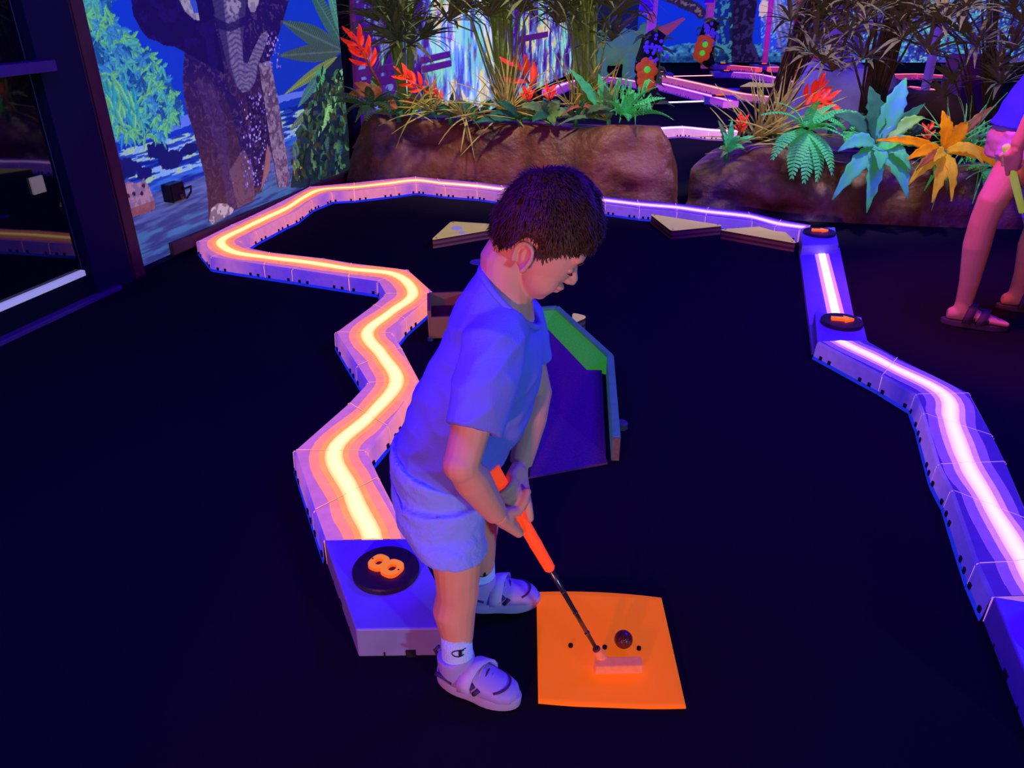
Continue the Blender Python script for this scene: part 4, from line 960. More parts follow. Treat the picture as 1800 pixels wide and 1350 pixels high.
papyrus('thin papyrus nearest the person on the right', aty(1728, 262, 5.3), .05, [(1630, 93), (1676, 147), (1720, 78), (1752, 120), (1780, 90), (1700, 18), (1785, 15), (1660, 40)], 5.2, 9, M_leafdk2, M_stem2, top=aty(1735, 0, 5.3), seed=7, stem_r=.010)
# ferns
def frond_mesh(name, n=18):
    b = MB(); 
    for i in range(n):
        t = i / n; t2 = (i + .5) / n
        for sgn in (-1, 1):
            w_ = .17 * math.sin(math.pi * (t * .82 + .16)) ; x0, x1 = t, t + .75 / n; z0, z1 = .55 * t - .62 * t * t, .55 * x1 - .62 * x1 * x1
            zt = z0 - .02; v = [b.vert((x0, 0, z0)), b.vert((x1, 0, z1)), b.vert((x1 + .03, sgn * w_, (z0 + z1) / 2 - .03)), b.vert((x0 + .02, sgn * w_ * .95, zt - .01))]
            b.face(v)
    b.tube([(k / 8, 0, .55 * k / 8 - .62 * (k / 8) ** 2) for k in range(9)], [.012 - .001 * k for k in range(9)], 4)
    return b.mesh(name)
FR = frond_mesh('fern_frond'); FRM = {}
def frond_data(m):
    if m.name not in FRM: me = FR.copy(); me.materials.append(m); FRM[m.name] = me
    return FRM[m.name]
def fern(label, base, fr, m, group='ferns in the rock planters'):
    base = Vector(base); root = thing('fern_plant', label, 'plant', base, group)
    for az, el, L, tw in fr:
        M_ = Matrix.Translation(base) @ Matrix.Rotation(math.radians(az), 4, 'Z') @ Matrix.Rotation(math.radians(-el), 4, 'Y') @ Matrix.Rotation(math.radians(tw), 4, 'X') @ Matrix.Scale(L, 4)
        inst('frond', frond_data(m), M_, root)
    b = MB(); b.ell(base, (.03, .03, .02), nu=8, nv=6); b.build('root_ball', M_soil, root); return root
r_ = random.Random(12)
fern('large bright green fern hanging over the left of the right planter', aty(1415, 232, 4.98) + Vector((0, 0, .02)), [(-90 + a, e, L, r_.uniform(-20, 20)) for a, e, L in ((-75, 20, .34), (-50, -20, .36), (-28, -42, .36), (-8, -46, .37), (12, -46, .36), (30, -38, .35), (55, -10, .32), (80, 25, .30), (5, 60, .22), (-100, 40, .26), (110, 38, .24), (-20, 15, .25), (30, 10, .24))], M_fern)
fern('smaller green fern between the bright fern and the broad green leaves', aty(1490, 232, 5.1), [(-90 + a, e, .24, r_.uniform(-20, 20)) for a, e in ((-60, 15), (-20, -10), (20, -12), (60, 15), (90, 30), (-95, 25))], M_fern)
fern('light green fern at the right tip of the long planter', aty(1098, 205, 5.7), [(-90 + a, e, L, r_.uniform(-25, 25)) for a, e, L in ((-40, 20, .2), (0, 5, .22), (40, 25, .26), (75, 30, .30), (95, 45, .3), (60, 5, .36), (-80, 40, .2), (10, 55, .22))], M_fern)
fern('small bright fern at the right end beside the yellow leaves', aty(1745, 296, 4.9), [(-90 + a, e, .22, 0) for a, e in ((-70, 5), (-35, -20), (0, -30), (35, -10), (-100, 30), (20, 40))], M_fern)
fern('dark green arching fern at the left corner of the long planter', aty(650, 188, 5.95), [(-90 + a, e, L, r_.uniform(-20, 20)) for a, e, L in ((-80, 20, .30), (-55, 10, .32), (-25, 0, .32), (5, -5, .32), (35, 5, .34), (60, 15, .34), (85, 30, .26), (-100, 40, .24), (10, 50, .22))], M_ferndk)
# broad-leaved plants on the right planter: every leaf its own part
def broad(label, Yc, hub, leaves, dflt, name='broad_leaf_plant'):
    h = aty(hub[0], hub[1], Yc); root = thing(name, label, 'plant', h - Vector((0, 0, .04)))
    for (x, y, dY, w_, bz, m) in leaves:
        t = aty(x, y, Yc + dY); L = (t - h).length; b0 = h + (t - h) * .04
        leaf_part(root, 'leaf', b0, t, w_, m or dflt, bulge=(0, -.02, bz), nhint=(0.05, -.85, .55), wav=.006, nl=12, nw=6)
    b = MB(); b.tube([h - Vector((0, 0, .06)), h + Vector((0, 0, .01))], [.02, .014], 8); b.build('stalk', M_bigdk, root, True); return root
broad('large plant with broad blue-green leaves on the right planter', 4.82, (1540, 256), [(1463, 351, -.16, .10, .05, M_big), (1523, 374, -.20, .10, .05, M_big), (1595, 350, -.18, .12, .06, M_big), (1473, 266, -.10, .09, .05, M_big), (1466, 203, .06, .10, .05, M_bigdk), (1528, 152, .10, .12, .03, M_bigdk), (1592, 137, .10, .13, .03, M_big), (1625, 207, .04, .08, .04, M_lime), (1628, 262, -.06, .07, .04, M_big), (1626, 182, .14, .07, .02, M_bigdk), (1546, 300, -.22, .09, .03, M_big), (1600, 300, -.16, .08, .05, M_fern)], M_big)
broad('plant with pointed amber and yellow leaves beside the person', 4.80, (1660, 266), [(1540, 247, -.10, .055, .03, M_amber), (1656, 195, .05, .085, .02, M_amber), (1700, 216, .0, .09, .03, M_amber), (1638, 356, -.20, .085, .05, M_yel), (1672, 354, -.20, .065, .05, M_yel), (1596, 325, -.14, .08, .05, M_yel), (1592, 282, -.12, .07, .04, M_amber), (1758, 304, -.08, .08, .06, M_amber), (1728, 290, -.14, .07, .06, M_yel), (1748, 187, .05, .05, .04, M_rust), (1610, 300, -.16, .05, .04, M_rust), (1640, 285, -.2, .06, .03, M_yel)], M_amber)
broad('small rosette with short green leaves on the left tip of the right planter', 5.12, (1278, 268), [(1262, 212, 0, .035, .02, M_flag), (1286, 211, 0, .04, .02, M_fern), (1300, 240, -.05, .035, .03, M_fern), (1326, 240, -.02, .03, .03, M_fern), (1262, 262, -.06, .03, .02, M_flag), (1308, 262, -.08, .03, .03, M_fern), (1322, 252, -.05, .03, .04, M_flag), (1270, 232, -.02, .03, .02, M_fern), (1266, 278, -.08, .025, .02, M_flag)], M_fern)
broad('plant with tall bottle-green straps at the right of the long planter', 5.85, (1070, 212), [(1052, 130, .0, .09, .02, M_fern), (1062, 150, -.06, .07, .02, M_flag), (1045, 150, .0, .05, .02, M_rust), (1088, 145, 0, .05, .02, M_flag), (985, 205, -.1, .03, .09, M_rust), (978, 222, -.12, .03, .05, M_flag), (1000, 120, .02, .07, .02, M_fern)], M_flag)
broad('low dark green leafy plant below the red spikes in the middle', 5.85, (965, 205), [(915, 190, -.06, .07, .04, M_flag), (935, 215, -.1, .07, .03, M_bigdk), (985, 180, -.02, .09, .03, M_flag), (1000, 205, -.08, .08, .03, M_flag), (955, 172, 0, .07, .02, M_ferndk), (975, 222, -.1, .06, .02, M_flag)], M_flag)
broad('low green plant under the red spikes on the left', 6.0, (748, 190), [(715, 168, 0, .05, .03, M_flag), (752, 150, 0, .05, .02, M_flag), (722, 205, -.08, .03, .03, M_lime), (742, 212, -.08, .03, .03, M_flag), (768, 210, -.05, .05, .03, M_bigdk), (790, 195, -.03, .05, .03, M_bigdk), (810, 205, -.03, .05, .02, M_ferndk), (705, 180, 0, .05, .03, M_rust), (770, 175, 0, .04, .02, M_flag)], M_flag)
broad('plant with rusty brown paddle leaves in the left corner', 6.0, (668, 175), [(622, 146, 0, .08, .02, M_rust), (655, 152, 0, .08, .02, M_rust), (700, 190, -.05, .10, .0, M_rust), (606, 172, -.05, .06, .04, M_rust), (655, 135, .05, .07, .02, M_flag), (640, 205, -.1, .06, .05, M_ferndk), (690, 215, -.1, .05, .06, M_ferndk), (625, 215, -.1, .05, .05, M_flag)], M_rust)
UG = [M_ferndk, M_bigdk, M_flag, M_ferndk]
for i, (x, y, Y, lab) in enumerate([(700, 200, 6.1, 'dark low foliage clump below the slim papyrus'), (792, 205, 6.1, 'dark low foliage clump left of the thick papyrus'), (842, 208, 6.05, 'dark low foliage clump at the foot of the thick papyrus'), (915, 210, 5.95, 'dark low foliage clump right of the thick papyrus'), (1012, 208, 5.85, 'dark low foliage clump below the right papyrus of the long planter'), (1365, 240, 5.35, 'dark low foliage clump behind the large bright fern'), (1460, 225, 5.4, 'dark low foliage clump behind the small fern'), (1590, 240, 5.3, 'dark low foliage clump between green and amber leaves'), (1715, 262, 5.15, 'dark low foliage clump behind the amber leaves')]):
    r3 = random.Random(100 + i)
    broad(lab, Y, (x, y), [(x + r3.gauss(0, 36), y - abs(r3.gauss(22, 16)) + 8, r3.uniform(-.15, .12), r3.uniform(.03, .06), .03, r3.choice(UG)) for _ in range(15)], M_ferndk, 'leafy_plant')
# red flower spikes
def spike(label, base, tip, n, size, Y, m=None, stalk=True):
    pb_, pt_ = aty(*base, Y), aty(*tip, Y); root = thing('red_flower_spike', label, 'flower', pb_, 'neon red bromeliad flowers'); ax = pt_ - pb_; b = MB(); b.tube([pb_, pb_ + ax * .5, pt_], [.012, .01, .004], 6); b.build('stalk', M_rust, root, True); rr = random.Random(n)
    for i in range(n):
        t = .35 + .62 * i / n; p = pb_ + ax * t; a = i * 2.4; sd = ax.normalized().orthogonal(); sd = Matrix.Rotation(a, 3, ax.normalized()) @ sd
        leaf_part(root, 'bract', p, p + ax.normalized() * size * .8 + sd * size * (.75 - .3 * t), size * .32, m or M_red, bulge=sd * size * .1, nl=5, nw=2)
    return root
spike('tall neon red flower spike at the left end of the planter', (668, 150), (620, 60), 13, .13, 6.0)
spike('bent neon red flower spike over the left low plant', (765, 172), (702, 128), 12, .10, 5.98)
spike('short red flower rosette left of the thick papyrus', (785, 195), (752, 150), 8, .08, 6.0)
spike('broad red bract behind the middle papyrus clump', (950, 178), (903, 105), 5, .17, 6.1)
spike('red flower head on the low middle plant, left one', (926, 186), (928, 160), 10, .06, 5.85)
spike('red flower head on the low middle plant, right one', (962, 186), (968, 155), 11, .06, 5.84)
spike('neon red feathery flower above the large fern', (1392, 192), (1462, 178), 13, .10, 5.2)
spike('upper neon red feathery flower against the violet boulder', (1400, 190), (1448, 150), 9, .10, 5.4)
spike('salmon red flower in the small rosette of the right planter', (1296, 250), (1306, 205), 12, .05, 5.16)
spike('small red flower between green and amber leaves', (1630, 262), (1632, 218), 8, .05, 5.0)
# loose grass: countless blades
def grass(label, Y, tufts, m, seed, wd=.009):
    r = random.Random(seed); b = MB(); x0, y0 = tufts[0][0]; root_p = aty(x0, y0, Y)
    for (x, y), n, sp, L in tufts:
        p = aty(x, y, Y)
        for k in range(n):
            a = r.gauss(0, sp); l = L * r.uniform(.6, 1.2); t = p + Vector((math.sin(a) * l, r.uniform(-.22, .1), math.cos(a) * l * .9))
            leaf_mesh(p + Vector((r.uniform(-.04, .04), 0, 0)), t, wd, bulge=(0, 0, .05 * r.random()), nl=5, nw=1, b=b)
    o = b.build('grass_tuft', m, origin=root_p); tag(o, label, 'grass', None, 'stuff'); return o
grass('dry straw-coloured grass blades trailing over the long planter', 5.95, [((895, 195), 42, 1.1, .42), ((820, 205), 22, 1.3, .3), ((1010, 190), 26, .8, .4), ((760, 195), 18, 1.2, .3), ((1060, 195), 18, .8, .42), ((720, 200), 12, 1.4, .28)], M_grass, 21)
grass('green and yellow grass blades on the left of the right planter', 5.25, [((1330, 245), 40, .75, .42), ((1365, 235), 26, .7, .45), ((1300, 262), 10, 1.2, .3)], M_grass, 22)
grass('thin bright green grass blades around the amber leaves', 4.85, [((1670, 262), 22, 1.6, .34), ((1700, 250), 16, 1.0, .36), ((1720, 300), 10, 2.2, .26)], M_grassg, 23, .006)
b = MB()
r2 = random.Random(31)
for (x, y, Y) in [(r2.uniform(1690, 1750), r2.uniform(225, 290), 5.1) for _ in range(60)] + [(r2.uniform(1640, 1670), r2.uniform(285, 320), 4.75) for _ in range(25)] + [(r2.uniform(1080, 1140), r2.uniform(155, 205), 5.8) for _ in range(60)]:
    p = aty(x, y, Y); leaf_mesh(p, p + Vector((r2.gauss(0, .03), r2.gauss(0, .02), r2.gauss(0, .03))), .022, nl=2, nw=1, b=b)
o = b.build('small_leaf_sprigs', M_fern, origin=aty(1720, 270, 5.1)); tag(o, 'small bright green sprigs scattered among the planter leaves', 'foliage', None, 'stuff')
# ------------------------------------------------------------------ neighbouring courses behind the planters
def centre_pairs(pts, w_=.22, z=KH):
    P = [gnd(x, y, z) for x, y in pts]; out = []
    for i, p in enumerate(P):
        d_ = (P[min(i + 1, len(P) - 1)] - P[max(i - 1, 0)]); d_.z = 0; d_.normalize(); n_ = Vector((-d_.y, d_.x, 0)); out.append((p + n_ * w_ / 2, p - n_ * w_ / 2))
    return out
def far_kerb(label, pts, pal, **k):
    return kerb(label, centre_pairs(pts), palramp((0, pal), (1, pal)), group='glowing kerbs of the courses further back', frac=.5, steps=3, slots=True, wcore=.03, **k)
far_kerb('white-pink glowing kerb seen through the gap between the two rock planters', [(1098, 232), (1150, 227), (1200, 224), (1250, 229), (1300, 231)], 'white')
far_kerb('magenta kerb running from the paint waterfall towards the flower post', [(966, 158), (990, 148), (1030, 138), (1070, 136), (1105, 141), (1140, 148)], 'magenta')
far_kerb('magenta kerb running diagonally from the flower post to the white bar', [(1135, 140), (1175, 150), (1215, 160), (1255, 170), (1285, 178)], 'magenta')
far_kerb('coral-lined violet kerb just behind the diagonal magenta one', [(1150, 130), (1200, 141), (1250, 152), (1300, 164), (1350, 170), (1400, 178)], 'apricot')
far_kerb('violet-pink kerb behind the left grass of the right planter', [(1290, 127), (1330, 130), (1370, 138), (1420, 150)], 'magenta')
far_kerb('red kerb far back between two small arrow blocks', [(1284, 115), (1310, 117), (1334, 119)], 'red')
far_kerb('red kerb at the far back, right of the blue mural', [(1352, 118), (1372, 118), (1392, 119)], 'red')
far_kerb('red kerb seen through the papyrus on the right', [(1560, 131), (1610, 130), (1665, 133), (1710, 136)], 'red')
far_kerb('coral kerb in front of the red one on the right', [(1600, 152), (1645, 158), (1690, 168), (1740, 180)], 'red')
far_kerb('white glowing kerb behind the dark boulder on the right', [(1600, 196), (1640, 190), (1690, 190), (1730, 194)], 'white')
def far_bar(label, a, b_, col):
    p, q = gnd(*a), gnd(*b_); root = thing('straight_light_bar', label, 'light bar', (p + q) / 2, 'straight light bars of the courses further back')
    d_ = (q - p).normalized(); n_ = Vector((-d_.y, d_.x, 0)); bb = MB(); bb.box((p + q) / 2 + Vector((0, 0, .011)), ((q - p).length, .20, .022), Matrix((d_, n_, Vector((0, 0, 1)))).transposed()); bb.build('plate', M_disc, root); strip_mesh(p, q, .05, .026, col, root); return root
far_bar('bright white straight light bar behind the planter gap', (1133, 185), (1244, 181), (3.0, 2.4, 2.6))
far_bar('orange straight light bar far behind the gap', (1178, 137), (1262, 135), (2.6, .8, .35))
far_bar('thin red straight light bar near the violet-pink kerb', (1353, 124), (1392, 126), (2.2, .4, .3))
def far_block(label, x, y, w_=.30, d_=.26, ang=0):
    p = gnd(x, y); R = rotz(ang); pts = [p + R @ Vector((a * w_ / 2, b * d_ / 2, 0)) for a, b in ((-1, -1), (1, -1), (1, 1), (-1, 1))]
    return block(label, pts, Vector((p.x, p.y, 0)), .10, '>', ang, 'arrow blocks of the courses further back', slot=False)
far_block('small arrow block at the right end of the white light bar', 1263, 181, .42, .32, -.1)
far_block('small arrow block at the left end of the orange bar', 1160, 137, .4, .3)
far_block('small arrow block at the right end of the orange bar', 1276, 135, .5, .36)
far_block('arrow block far back, left end of the red kerb', 1270, 121, .45, .36)
far_block('arrow block far back, right end of the red kerb', 1342, 122, .45, .36)
# flat wooden obstacles
def far_wedge(label, pts):
    P = [gnd(x, y, WZ) for x, y in pts]; return wedge(label, P)
far_wedge('long low wooden obstacle beyond the coral kerb', [(1300, 152), (1318, 144), (1362, 147), (1360, 153)])
def blue_patch(x, y, r, label):
    q = gnd(x, y); b = MB(); b.loft([((q.x, q.y, 0), (r, 0, 0), (0, r, 0)), ((q.x, q.y, .004), (r * .97, 0, 0), (0, r * .97, 0))], 28); o = b.build('floor_marker', mat('pale_blue_vinyl', S(90, 120, 210), .6), origin=(q.x, q.y, 0)); tag(o, label, 'marker')
blue_patch(1290, 157, .12, 'small blue floor spot in front of the violet-pink kerb'); blue_patch(1148, 155, .22, 'larger blue floor patch at the foot of the flower post')
# wooden block bridge with orange light at the far end
q = Vector((5.6, 15.9, 0)); bb = thing('far_log_bridge', 'orange lit wooden obstacle at the far back under the grazing animal', 'obstacle', q)
for i in range(4):
    b = MB(); b.box(q + Vector((-.28 + .2 * i, 0, .10)), (.16, .6, .2)); b.build('plank', mat('orange_lit_plank', S(220, 120, 60), .6, emit=S(200, 80, 40), es=.25) if i % 2 == 0 else M_plyedge, bb, bevel=.01)

# ------------------------------------------------------------------ posts wrapped with flowers
M_pinkpost = mat('pink_painted_post', S(200, 110, 190), .6, emit=S(190, 70, 170), es=.3)
M_sign = mat('violet_sign_panel', S(90, 30, 220), .5, emit=S(70, 10, 215), es=.35)
M_vine = mat('dark_vine_moss', S(54, 62, 40), .9, var=.5, vscale=18, bump=.6, bscale=30)
M_oflower = mat('orange_petal', S(235, 110, 40), .6, emit=S(220, 84, 20), es=.3); M_gcore = mat('neon_green_core', S(110, 230, 70), .5, emit=S(80, 220, 40), es=.6)
M_grape = mat('violet_berry', S(100, 80, 230), .4, emit=S(80, 50, 220), es=.4); M_yflower = mat('yellow_petal', S(200, 170, 60), .6, emit=S(180, 140, 30), es=.2)
def flower_post(label, base, Y, vtop, vbot, flowers, berries, sgn=None, pw=.05, lean=0.0):
    p = Vector((aty(*base, Y).x, Y, 0)); root = thing('flower_post', label, 'post', p, 'posts wrapped in flowers')
    b = MB(); b.box(p + Vector((0, 0, 1.2)), (pw * 2, pw * 2, 2.4)); b.build('post', M_pinkpost, root)
    b = MB(); z1, z0 = aty(*vtop, Y).z, aty(*vbot, Y).z; k = 12
    b.tube([p + Vector((.04 * math.sin(i * 1.3), -.03, z0 + (z1 - z0) * i / k)) for i in range(k + 1)], [.05 + pw + .05 * math.sin(i * 2.1) ** 2 + (-.05 if i in (0, k) else 0) for i in range(k + 1)], 10); b.build('moss_wrap', M_vine, root, True)
    for (x, y, r) in flowers:
        c = aty(x, y, Y - pw - .12); 
        for j in range(6):
            a = j * math.pi / 3 + x; b = MB(); b.ell(c + Vector((math.cos(a) * r * .6, .01, math.sin(a) * r * .6)), (r * .48, r * .2, r * .48), nu=10, nv=6); b.build('petal', M_oflower, root, True)
        b = MB(); b.ell(c + Vector((0, -.03, 0)), (r * .3, r * .2, r * .3), nu=8, nv=6); b.build('flower_centre', M_gcore, root, True)
    rr = random.Random(int(base[0]))
    for (x, y, r) in berries:
        c = aty(x, y, Y - pw - .1); b = MB()
        for j in range(26): b.ell(c + Vector((rr.gauss(0, r * .45), rr.uniform(-.04, .02), rr.gauss(0, r * .5))), r * .17, nu=7, nv=5)
        tag(b.build('berry_cluster', M_grape, root, True), kind='stuff')
    b = MB()
    for j in range(40):
        zz = rr.uniform(z0, z1); q = p + Vector((rr.uniform(-.12, .12), -.08, zz)); leaf_mesh(q, q + Vector((rr.gauss(0, .14), -.06, rr.gauss(-.02, .1))), .06, nl=3, nw=1, b=b)
    tag(b.build('vine_leaves', M_flag, root), kind='stuff')
    if sgn:
        (x0, y0), (x1, y1) = sgn; a, c = aty(x0, y0, Y - .12), aty(x1, y1, Y - .12); b = MB(); b.box(((a.x + c.x) / 2, Y - .1, (a.z + c.z) / 2 + .2), (abs(c.x - a.x), .03, abs(a.z - c.z) + .4)); b.build('sign_panel', M_sign, root)
        b = MB(); b.box(((a.x + c.x) / 2 + .02, Y - .1, min(a.z, c.z) - .005), (abs(c.x - a.x) * 1.05, .05, .03)); b.build('sign_ledge', M_pinkpost, root)
    return root
flower_post('post wrapped in moss with large orange flowers, nearer of the two', (1134, 190), 10.2, (1134, 52), (1134, 185), [(1137, 122, .13), (1136, 145, .11)], [(1147, 88, .14)], ((1127, -10), (1148, 22)))
flower_post('thinner far post wrapped in moss with orange flowers by the blue mural', (1238, 118), 15.6, (1238, 35), (1236, 116), [(1239, 78, .17), (1234, 93, .16)], [(1246, 56, .2)], ((1240, -10), (1255, 6)), pw=.06)
def pole(label, a, b_, Y, r, m):
    p, q = aty(*a, Y), aty(*b_, Y); bt = MB(); d_ = q - p; t0 = (0 - p.z) / d_.z if abs(d_.z) > 1e-3 else 0; e0 = p + d_ * (-(p.z) / d_.z); e1 = p + d_ * ((2.2 - p.z) / d_.z)
    root = thing('leaning_pole', label, 'pole', (e0.x, e0.y, 0), 'painted poles of the far huts'); bt.tube([e0, e1], r, 10); bt.build('shaft', m, root, True)
    b2 = MB(); b2.loft([((e0.x, e0.y, 0), (r * 2, 0, 0), (0, r * 2, 0)), ((e0.x, e0.y, .03), (r * 1.6, 0, 0), (0, r * 1.6, 0))], 14); b2.build('foot_plate', M_black, root); return root
M_mag = mat('magenta_painted_pole', S(220, 70, 200), .5, emit=S(210, 40, 190), es=.4); M_redp = mat('red_painted_pole', S(200, 50, 60), .5, emit=S(190, 30, 40), es=.3)
pole('thin magenta pole in front of the printed grazing animal', (1347, 84), (1356, 0), 15.8, .05, M_mag)
pole('red leaning pole right of the printed grazing animal', (1392, 110), (1412, 0), 14.0, .09, M_redp)
M_lil = mat('lilac_painted_pole', S(160, 120, 220), .5, emit=S(130, 80, 205), es=.25)
pole('lilac leaning pole behind the right papyrus', (1628, 150), (1652, 40), 9.5, .05, M_lil); pole('lilac pole at the left of the thick leaning papyrus', (1468, 80), (1474, 0), 11.0, .09, M_lil)
pole('yellow bamboo pole beside the dark boulder', (1556, 200), (1562, 120), 6.6, .012, M_amber)
# hut wall glimpsed behind the right papyrus
p = aty(1712, 200, 8.2); b = MB(); b.box((p.x, 8.4, .38), (.42, .4, .76)); o = b.build('equipment_cabinet', mat('pinkish_cabinet_paint', S(190, 110, 120), .6), origin=(p.x, 8.4, 0), bevel=.02); tag(o, 'pinkish cabinet half hidden behind the thin papyrus', 'cabinet')
# ------------------------------------------------------------------ dinosaur figure in the distance
DY = 13.6
M_dino = mat('green_dinosaur_skin', S(120, 190, 130), .6, emit=S(90, 170, 110), es=.22, var=.4, vscale=3, base2=S(90, 130, 160))
M_dino2 = mat('pink_dinosaur_horn', S(220, 130, 120), .5, emit=S(200, 90, 90), es=.2)
dp = lambda x, y, d=0: aty(x, y, DY + d)
gz = gnd(1092, 132); root = thing('dinosaur_figure', 'green model dinosaur with stubby legs standing behind the papyrus', 'dinosaur', (dp(1085, 120).x, DY, 0))
b = MB(); c0 = dp(1078, 80); bx = c0.x; k_ = .56; zc_ = c0.z
def dv(x, y, z): return Vector((bx + x * k_, DY + y * k_, zc_ + z * k_))
b.ell(dv(0, 0, 0), (.62 * k_, .42 * k_, .55 * k_), nu=24, nv=16); b.ell(dv(.45, 0, -.02), (.42 * k_, .36 * k_, .45 * k_)); b.ell(dv(-.4, 0, -.05), (.45 * k_, .34 * k_, .4 * k_))
b.cap(dv(.75, 0, .05), dv(1.0, -.05, .12), .30 * k_, .24 * k_); b.cap(dv(-.6, 0, 0), dv(-1.15, .1, -.15), .22 * k_, .06 * k_)
for dx, dy in ((-.35, -.2), (-.3, .22), (.45, -.2), (.5, .22)):
    t_ = dv(dx, dy, -.3); b.cap(t_, (t_.x + .01, t_.y, .22), .15 * k_ + .02, .10); b.cap((t_.x + .01, t_.y, .22), (t_.x, t_.y, .08), .10, .10); b.ell((t_.x + .03, t_.y, .055), (.13, .11, .06))
b.ell(dv(.85, 0, .22), (.16 * k_, .42 * k_, .40 * k_))
b.remesh('body', .022, 6, M_dino, root)
for s_ in (-.12, .16):
    b = MB(); p0_ = dv(1.0, s_, .25); b.tube([p0_, p0_ + Vector((.28, 0, .09)), p0_ + Vector((.55, 0, .26))], [.085, .07, .012], 10); b.build('horn', M_dino2, root, True)
b = MB(); b.ell(dv(1.12, -.2, .16), (.025, .02, .025), nu=10, nv=8); b.build('eye', M_slot, root, True)
# ------------------------------------------------------------------ the boy with the putter
M_skin = mat('fair_skin', S(226, 168, 150), .5, spec=.25, var=.08, vscale=14)
M_shirt = mat('blue_jersey_cotton', S(116, 128, 225), .9, spec=.03, bump=.15, bscale=300, emit=S(30, 14, 255), es=.07)
M_short = mat('pale_grey_cotton', S(140, 160, 235), .9, spec=.05, bump=.25, bscale=120, emit=S(50, 60, 255), es=.16)
M_sock = mat('white_sock_knit', S(190, 215, 250), .95, emit=S(30, 90, 255), es=.22, bump=.4, bscale=260)
M_shoe = mat('white_shoe_leather', S(160, 150, 215), .5, emit=S(80, 60, 235), es=.08); M_shoedk = mat('grey_shoe_suede', S(66, 54, 100), .7); M_sole = mat('white_shoe_sole', S(170, 160, 210), .6, emit=S(80, 60, 230), es=.06); M_ink = mat('black_print', S(22, 20, 40), .7)
M_hair = mat('brown_hair', S(84, 54, 46), .55, spec=.35, var=.35, vscale=40)
boy = thing('person', 'boy in blue T-shirt and pale shorts bending over an orange putter', 'person', (-.06, 1.32, 0))
X, Yv_, Zv_ = Vector((1, 0, 0)), Vector((0, 1, 0)), Vector((0, 0, 1))
YM = 1.33
# head frame: looks right, a little towards the camera, tipped down
hyaw, hpit = math.radians(-5), math.radians(33)
HF = Matrix.Rotation(hyaw, 3, 'Z') @ Matrix.Rotation(hpit, 3, 'Y')       # local x forward, y left (away from camera), z up
HC = Vector((.046, 1.335, .973))
hp = lambda x, y, z: HC + HF @ Vector((x, y, z))
hd = lambda x, y, z: HF @ Vector((x, y, z))
b = MB()
# skull and face
b.ell(hp(-.008, 0, .030), (.082, .072, .082), HF, 28, 18)
b.ell(hp(.026, 0, -.003), (.057, .060, .075), HF, 24, 16)
b.ell(hp(.034, 0, -.048), (.042, .050, .042), HF, 20, 14)
b.ell(hp(.048, 0, -.074), (.022, .026, .016), HF, 16, 12)            # chin
b.ell(hp(.036, -.030, -.040), (.036, .026, .034), HF, 16, 12); b.ell(hp(.036, .030, -.040), (.036, .026, .034), HF, 16, 12)   # cheeks
b.ell(hp(.070, 0, .024), (.016, .046, .020), HF, 16, 10)             # brow
b.tube([hp(.074, 0, .008), hp(.084, 0, -.010), hp(.0915, 0, -.021)], [.007, .0082, .0098], 12); b.ell(hp(.0905, 0, -.024), (.010, .011, .009), HF, 14, 10)
for s_ in (-1, 1): b.ell(hp(.083, s_ * .009, -.026), (.009, .007, .007), HF, 10, 8)
b.ell(hp(.076, 0, -.0445), (.013, .018, .0058), HF, 14, 8); b.ell(hp(.073, 0, -.0535), (.012, .016, .006), HF, 14, 8)         # lips
# ears
for s_ in (-1, 1):
    ec = hp(-.010, s_ * .068, -.012); er = HF @ Matrix.Rotation(math.radians(-12), 3, 'Y') @ Matrix.Rotation(s_ * math.radians(22), 3, 'Z')
    N = 14; ring = [ec + er @ Vector((-.004 + .0165 * math.cos(a), s_ * .010, .0255 * math.sin(a) + .003 * math.cos(2 * a))) for a in [math.radians(-70 + 290 * k / N) for k in range(N + 1)]]
    b.tube(ring, [.0042] * (N + 1), 8); b.ell(ec + er @ Vector((-.002, s_ * .002, 0)), (.017, .005, .025), er, 12, 10); b.ell(ec + er @ Vector((.004, s_ * .004, -.020)), (.008, .0055, .010), er, 10, 8)
    b.tube([ec + er @ Vector((-.002, s_ * .007, -.010)), ec + er @ Vector((-.008, s_ * .008, .002)), ec + er @ Vector((-.004, s_ * .008, .012))], [.003, .003, .0025], 6)
# neck
b.tube([hp(-.028, 0, -.02), hp(-.030, 0, -.06), Vector((-.012, 1.335, .885)), Vector((-.018, 1.335, .83))], [.048, .047, .048, .062], 18)
# trunk under the clothes
b.loft([(Vector((-.015, 1.335, .86)), X * .045, Yv_ * .06), (Vector((-.025, 1.335, .80)), X * .068, Yv_ * .115), (Vector((-.045, 1.335, .70)), X * .078, Yv_ * .112), (Vector((-.08, 1.335, .60)), X * .075, Yv_ * .10), (Vector((-.11, 1.335, .50)), X * .08, Yv_ * .10), (Vector((-.125, 1.335, .42)), X * .075, Yv_ * .10)], 20)
# near (right) arm
NSH, NEL, NWR = Vector((-.040, 1.215, .800)), Vector((-.088, 1.125, .640)), Vector((-.030, 1.185, .487))
b.tube([NSH + Vector((.01, .04, .01)), NSH, NSH.lerp(NEL, .5) + Vector((0, -.002, 0)), NEL, NEL.lerp(NWR, .30), NEL.lerp(NWR, .7), NWR], [.045, .042, .036, .033, .0345, .028, .0225], 16); b.ell(NEL, .034, nu=14, nv=10); b.ell(NSH, .044)
# far (left) arm
FSH, FEL, FWR = Vector((.010, 1.452, .775)), Vector((.052, 1.43, .618)), Vector((.018, 1.335, .500))
b.tube([FSH + Vector((-.02, -.04, .01)), FSH, FSH.lerp(FEL, .5), FEL, FEL.lerp(FWR, .35), FEL.lerp(FWR, .75), FWR], [.045, .042, .036, .033, .034, .028, .0235], 16); b.ell(FEL, .033)
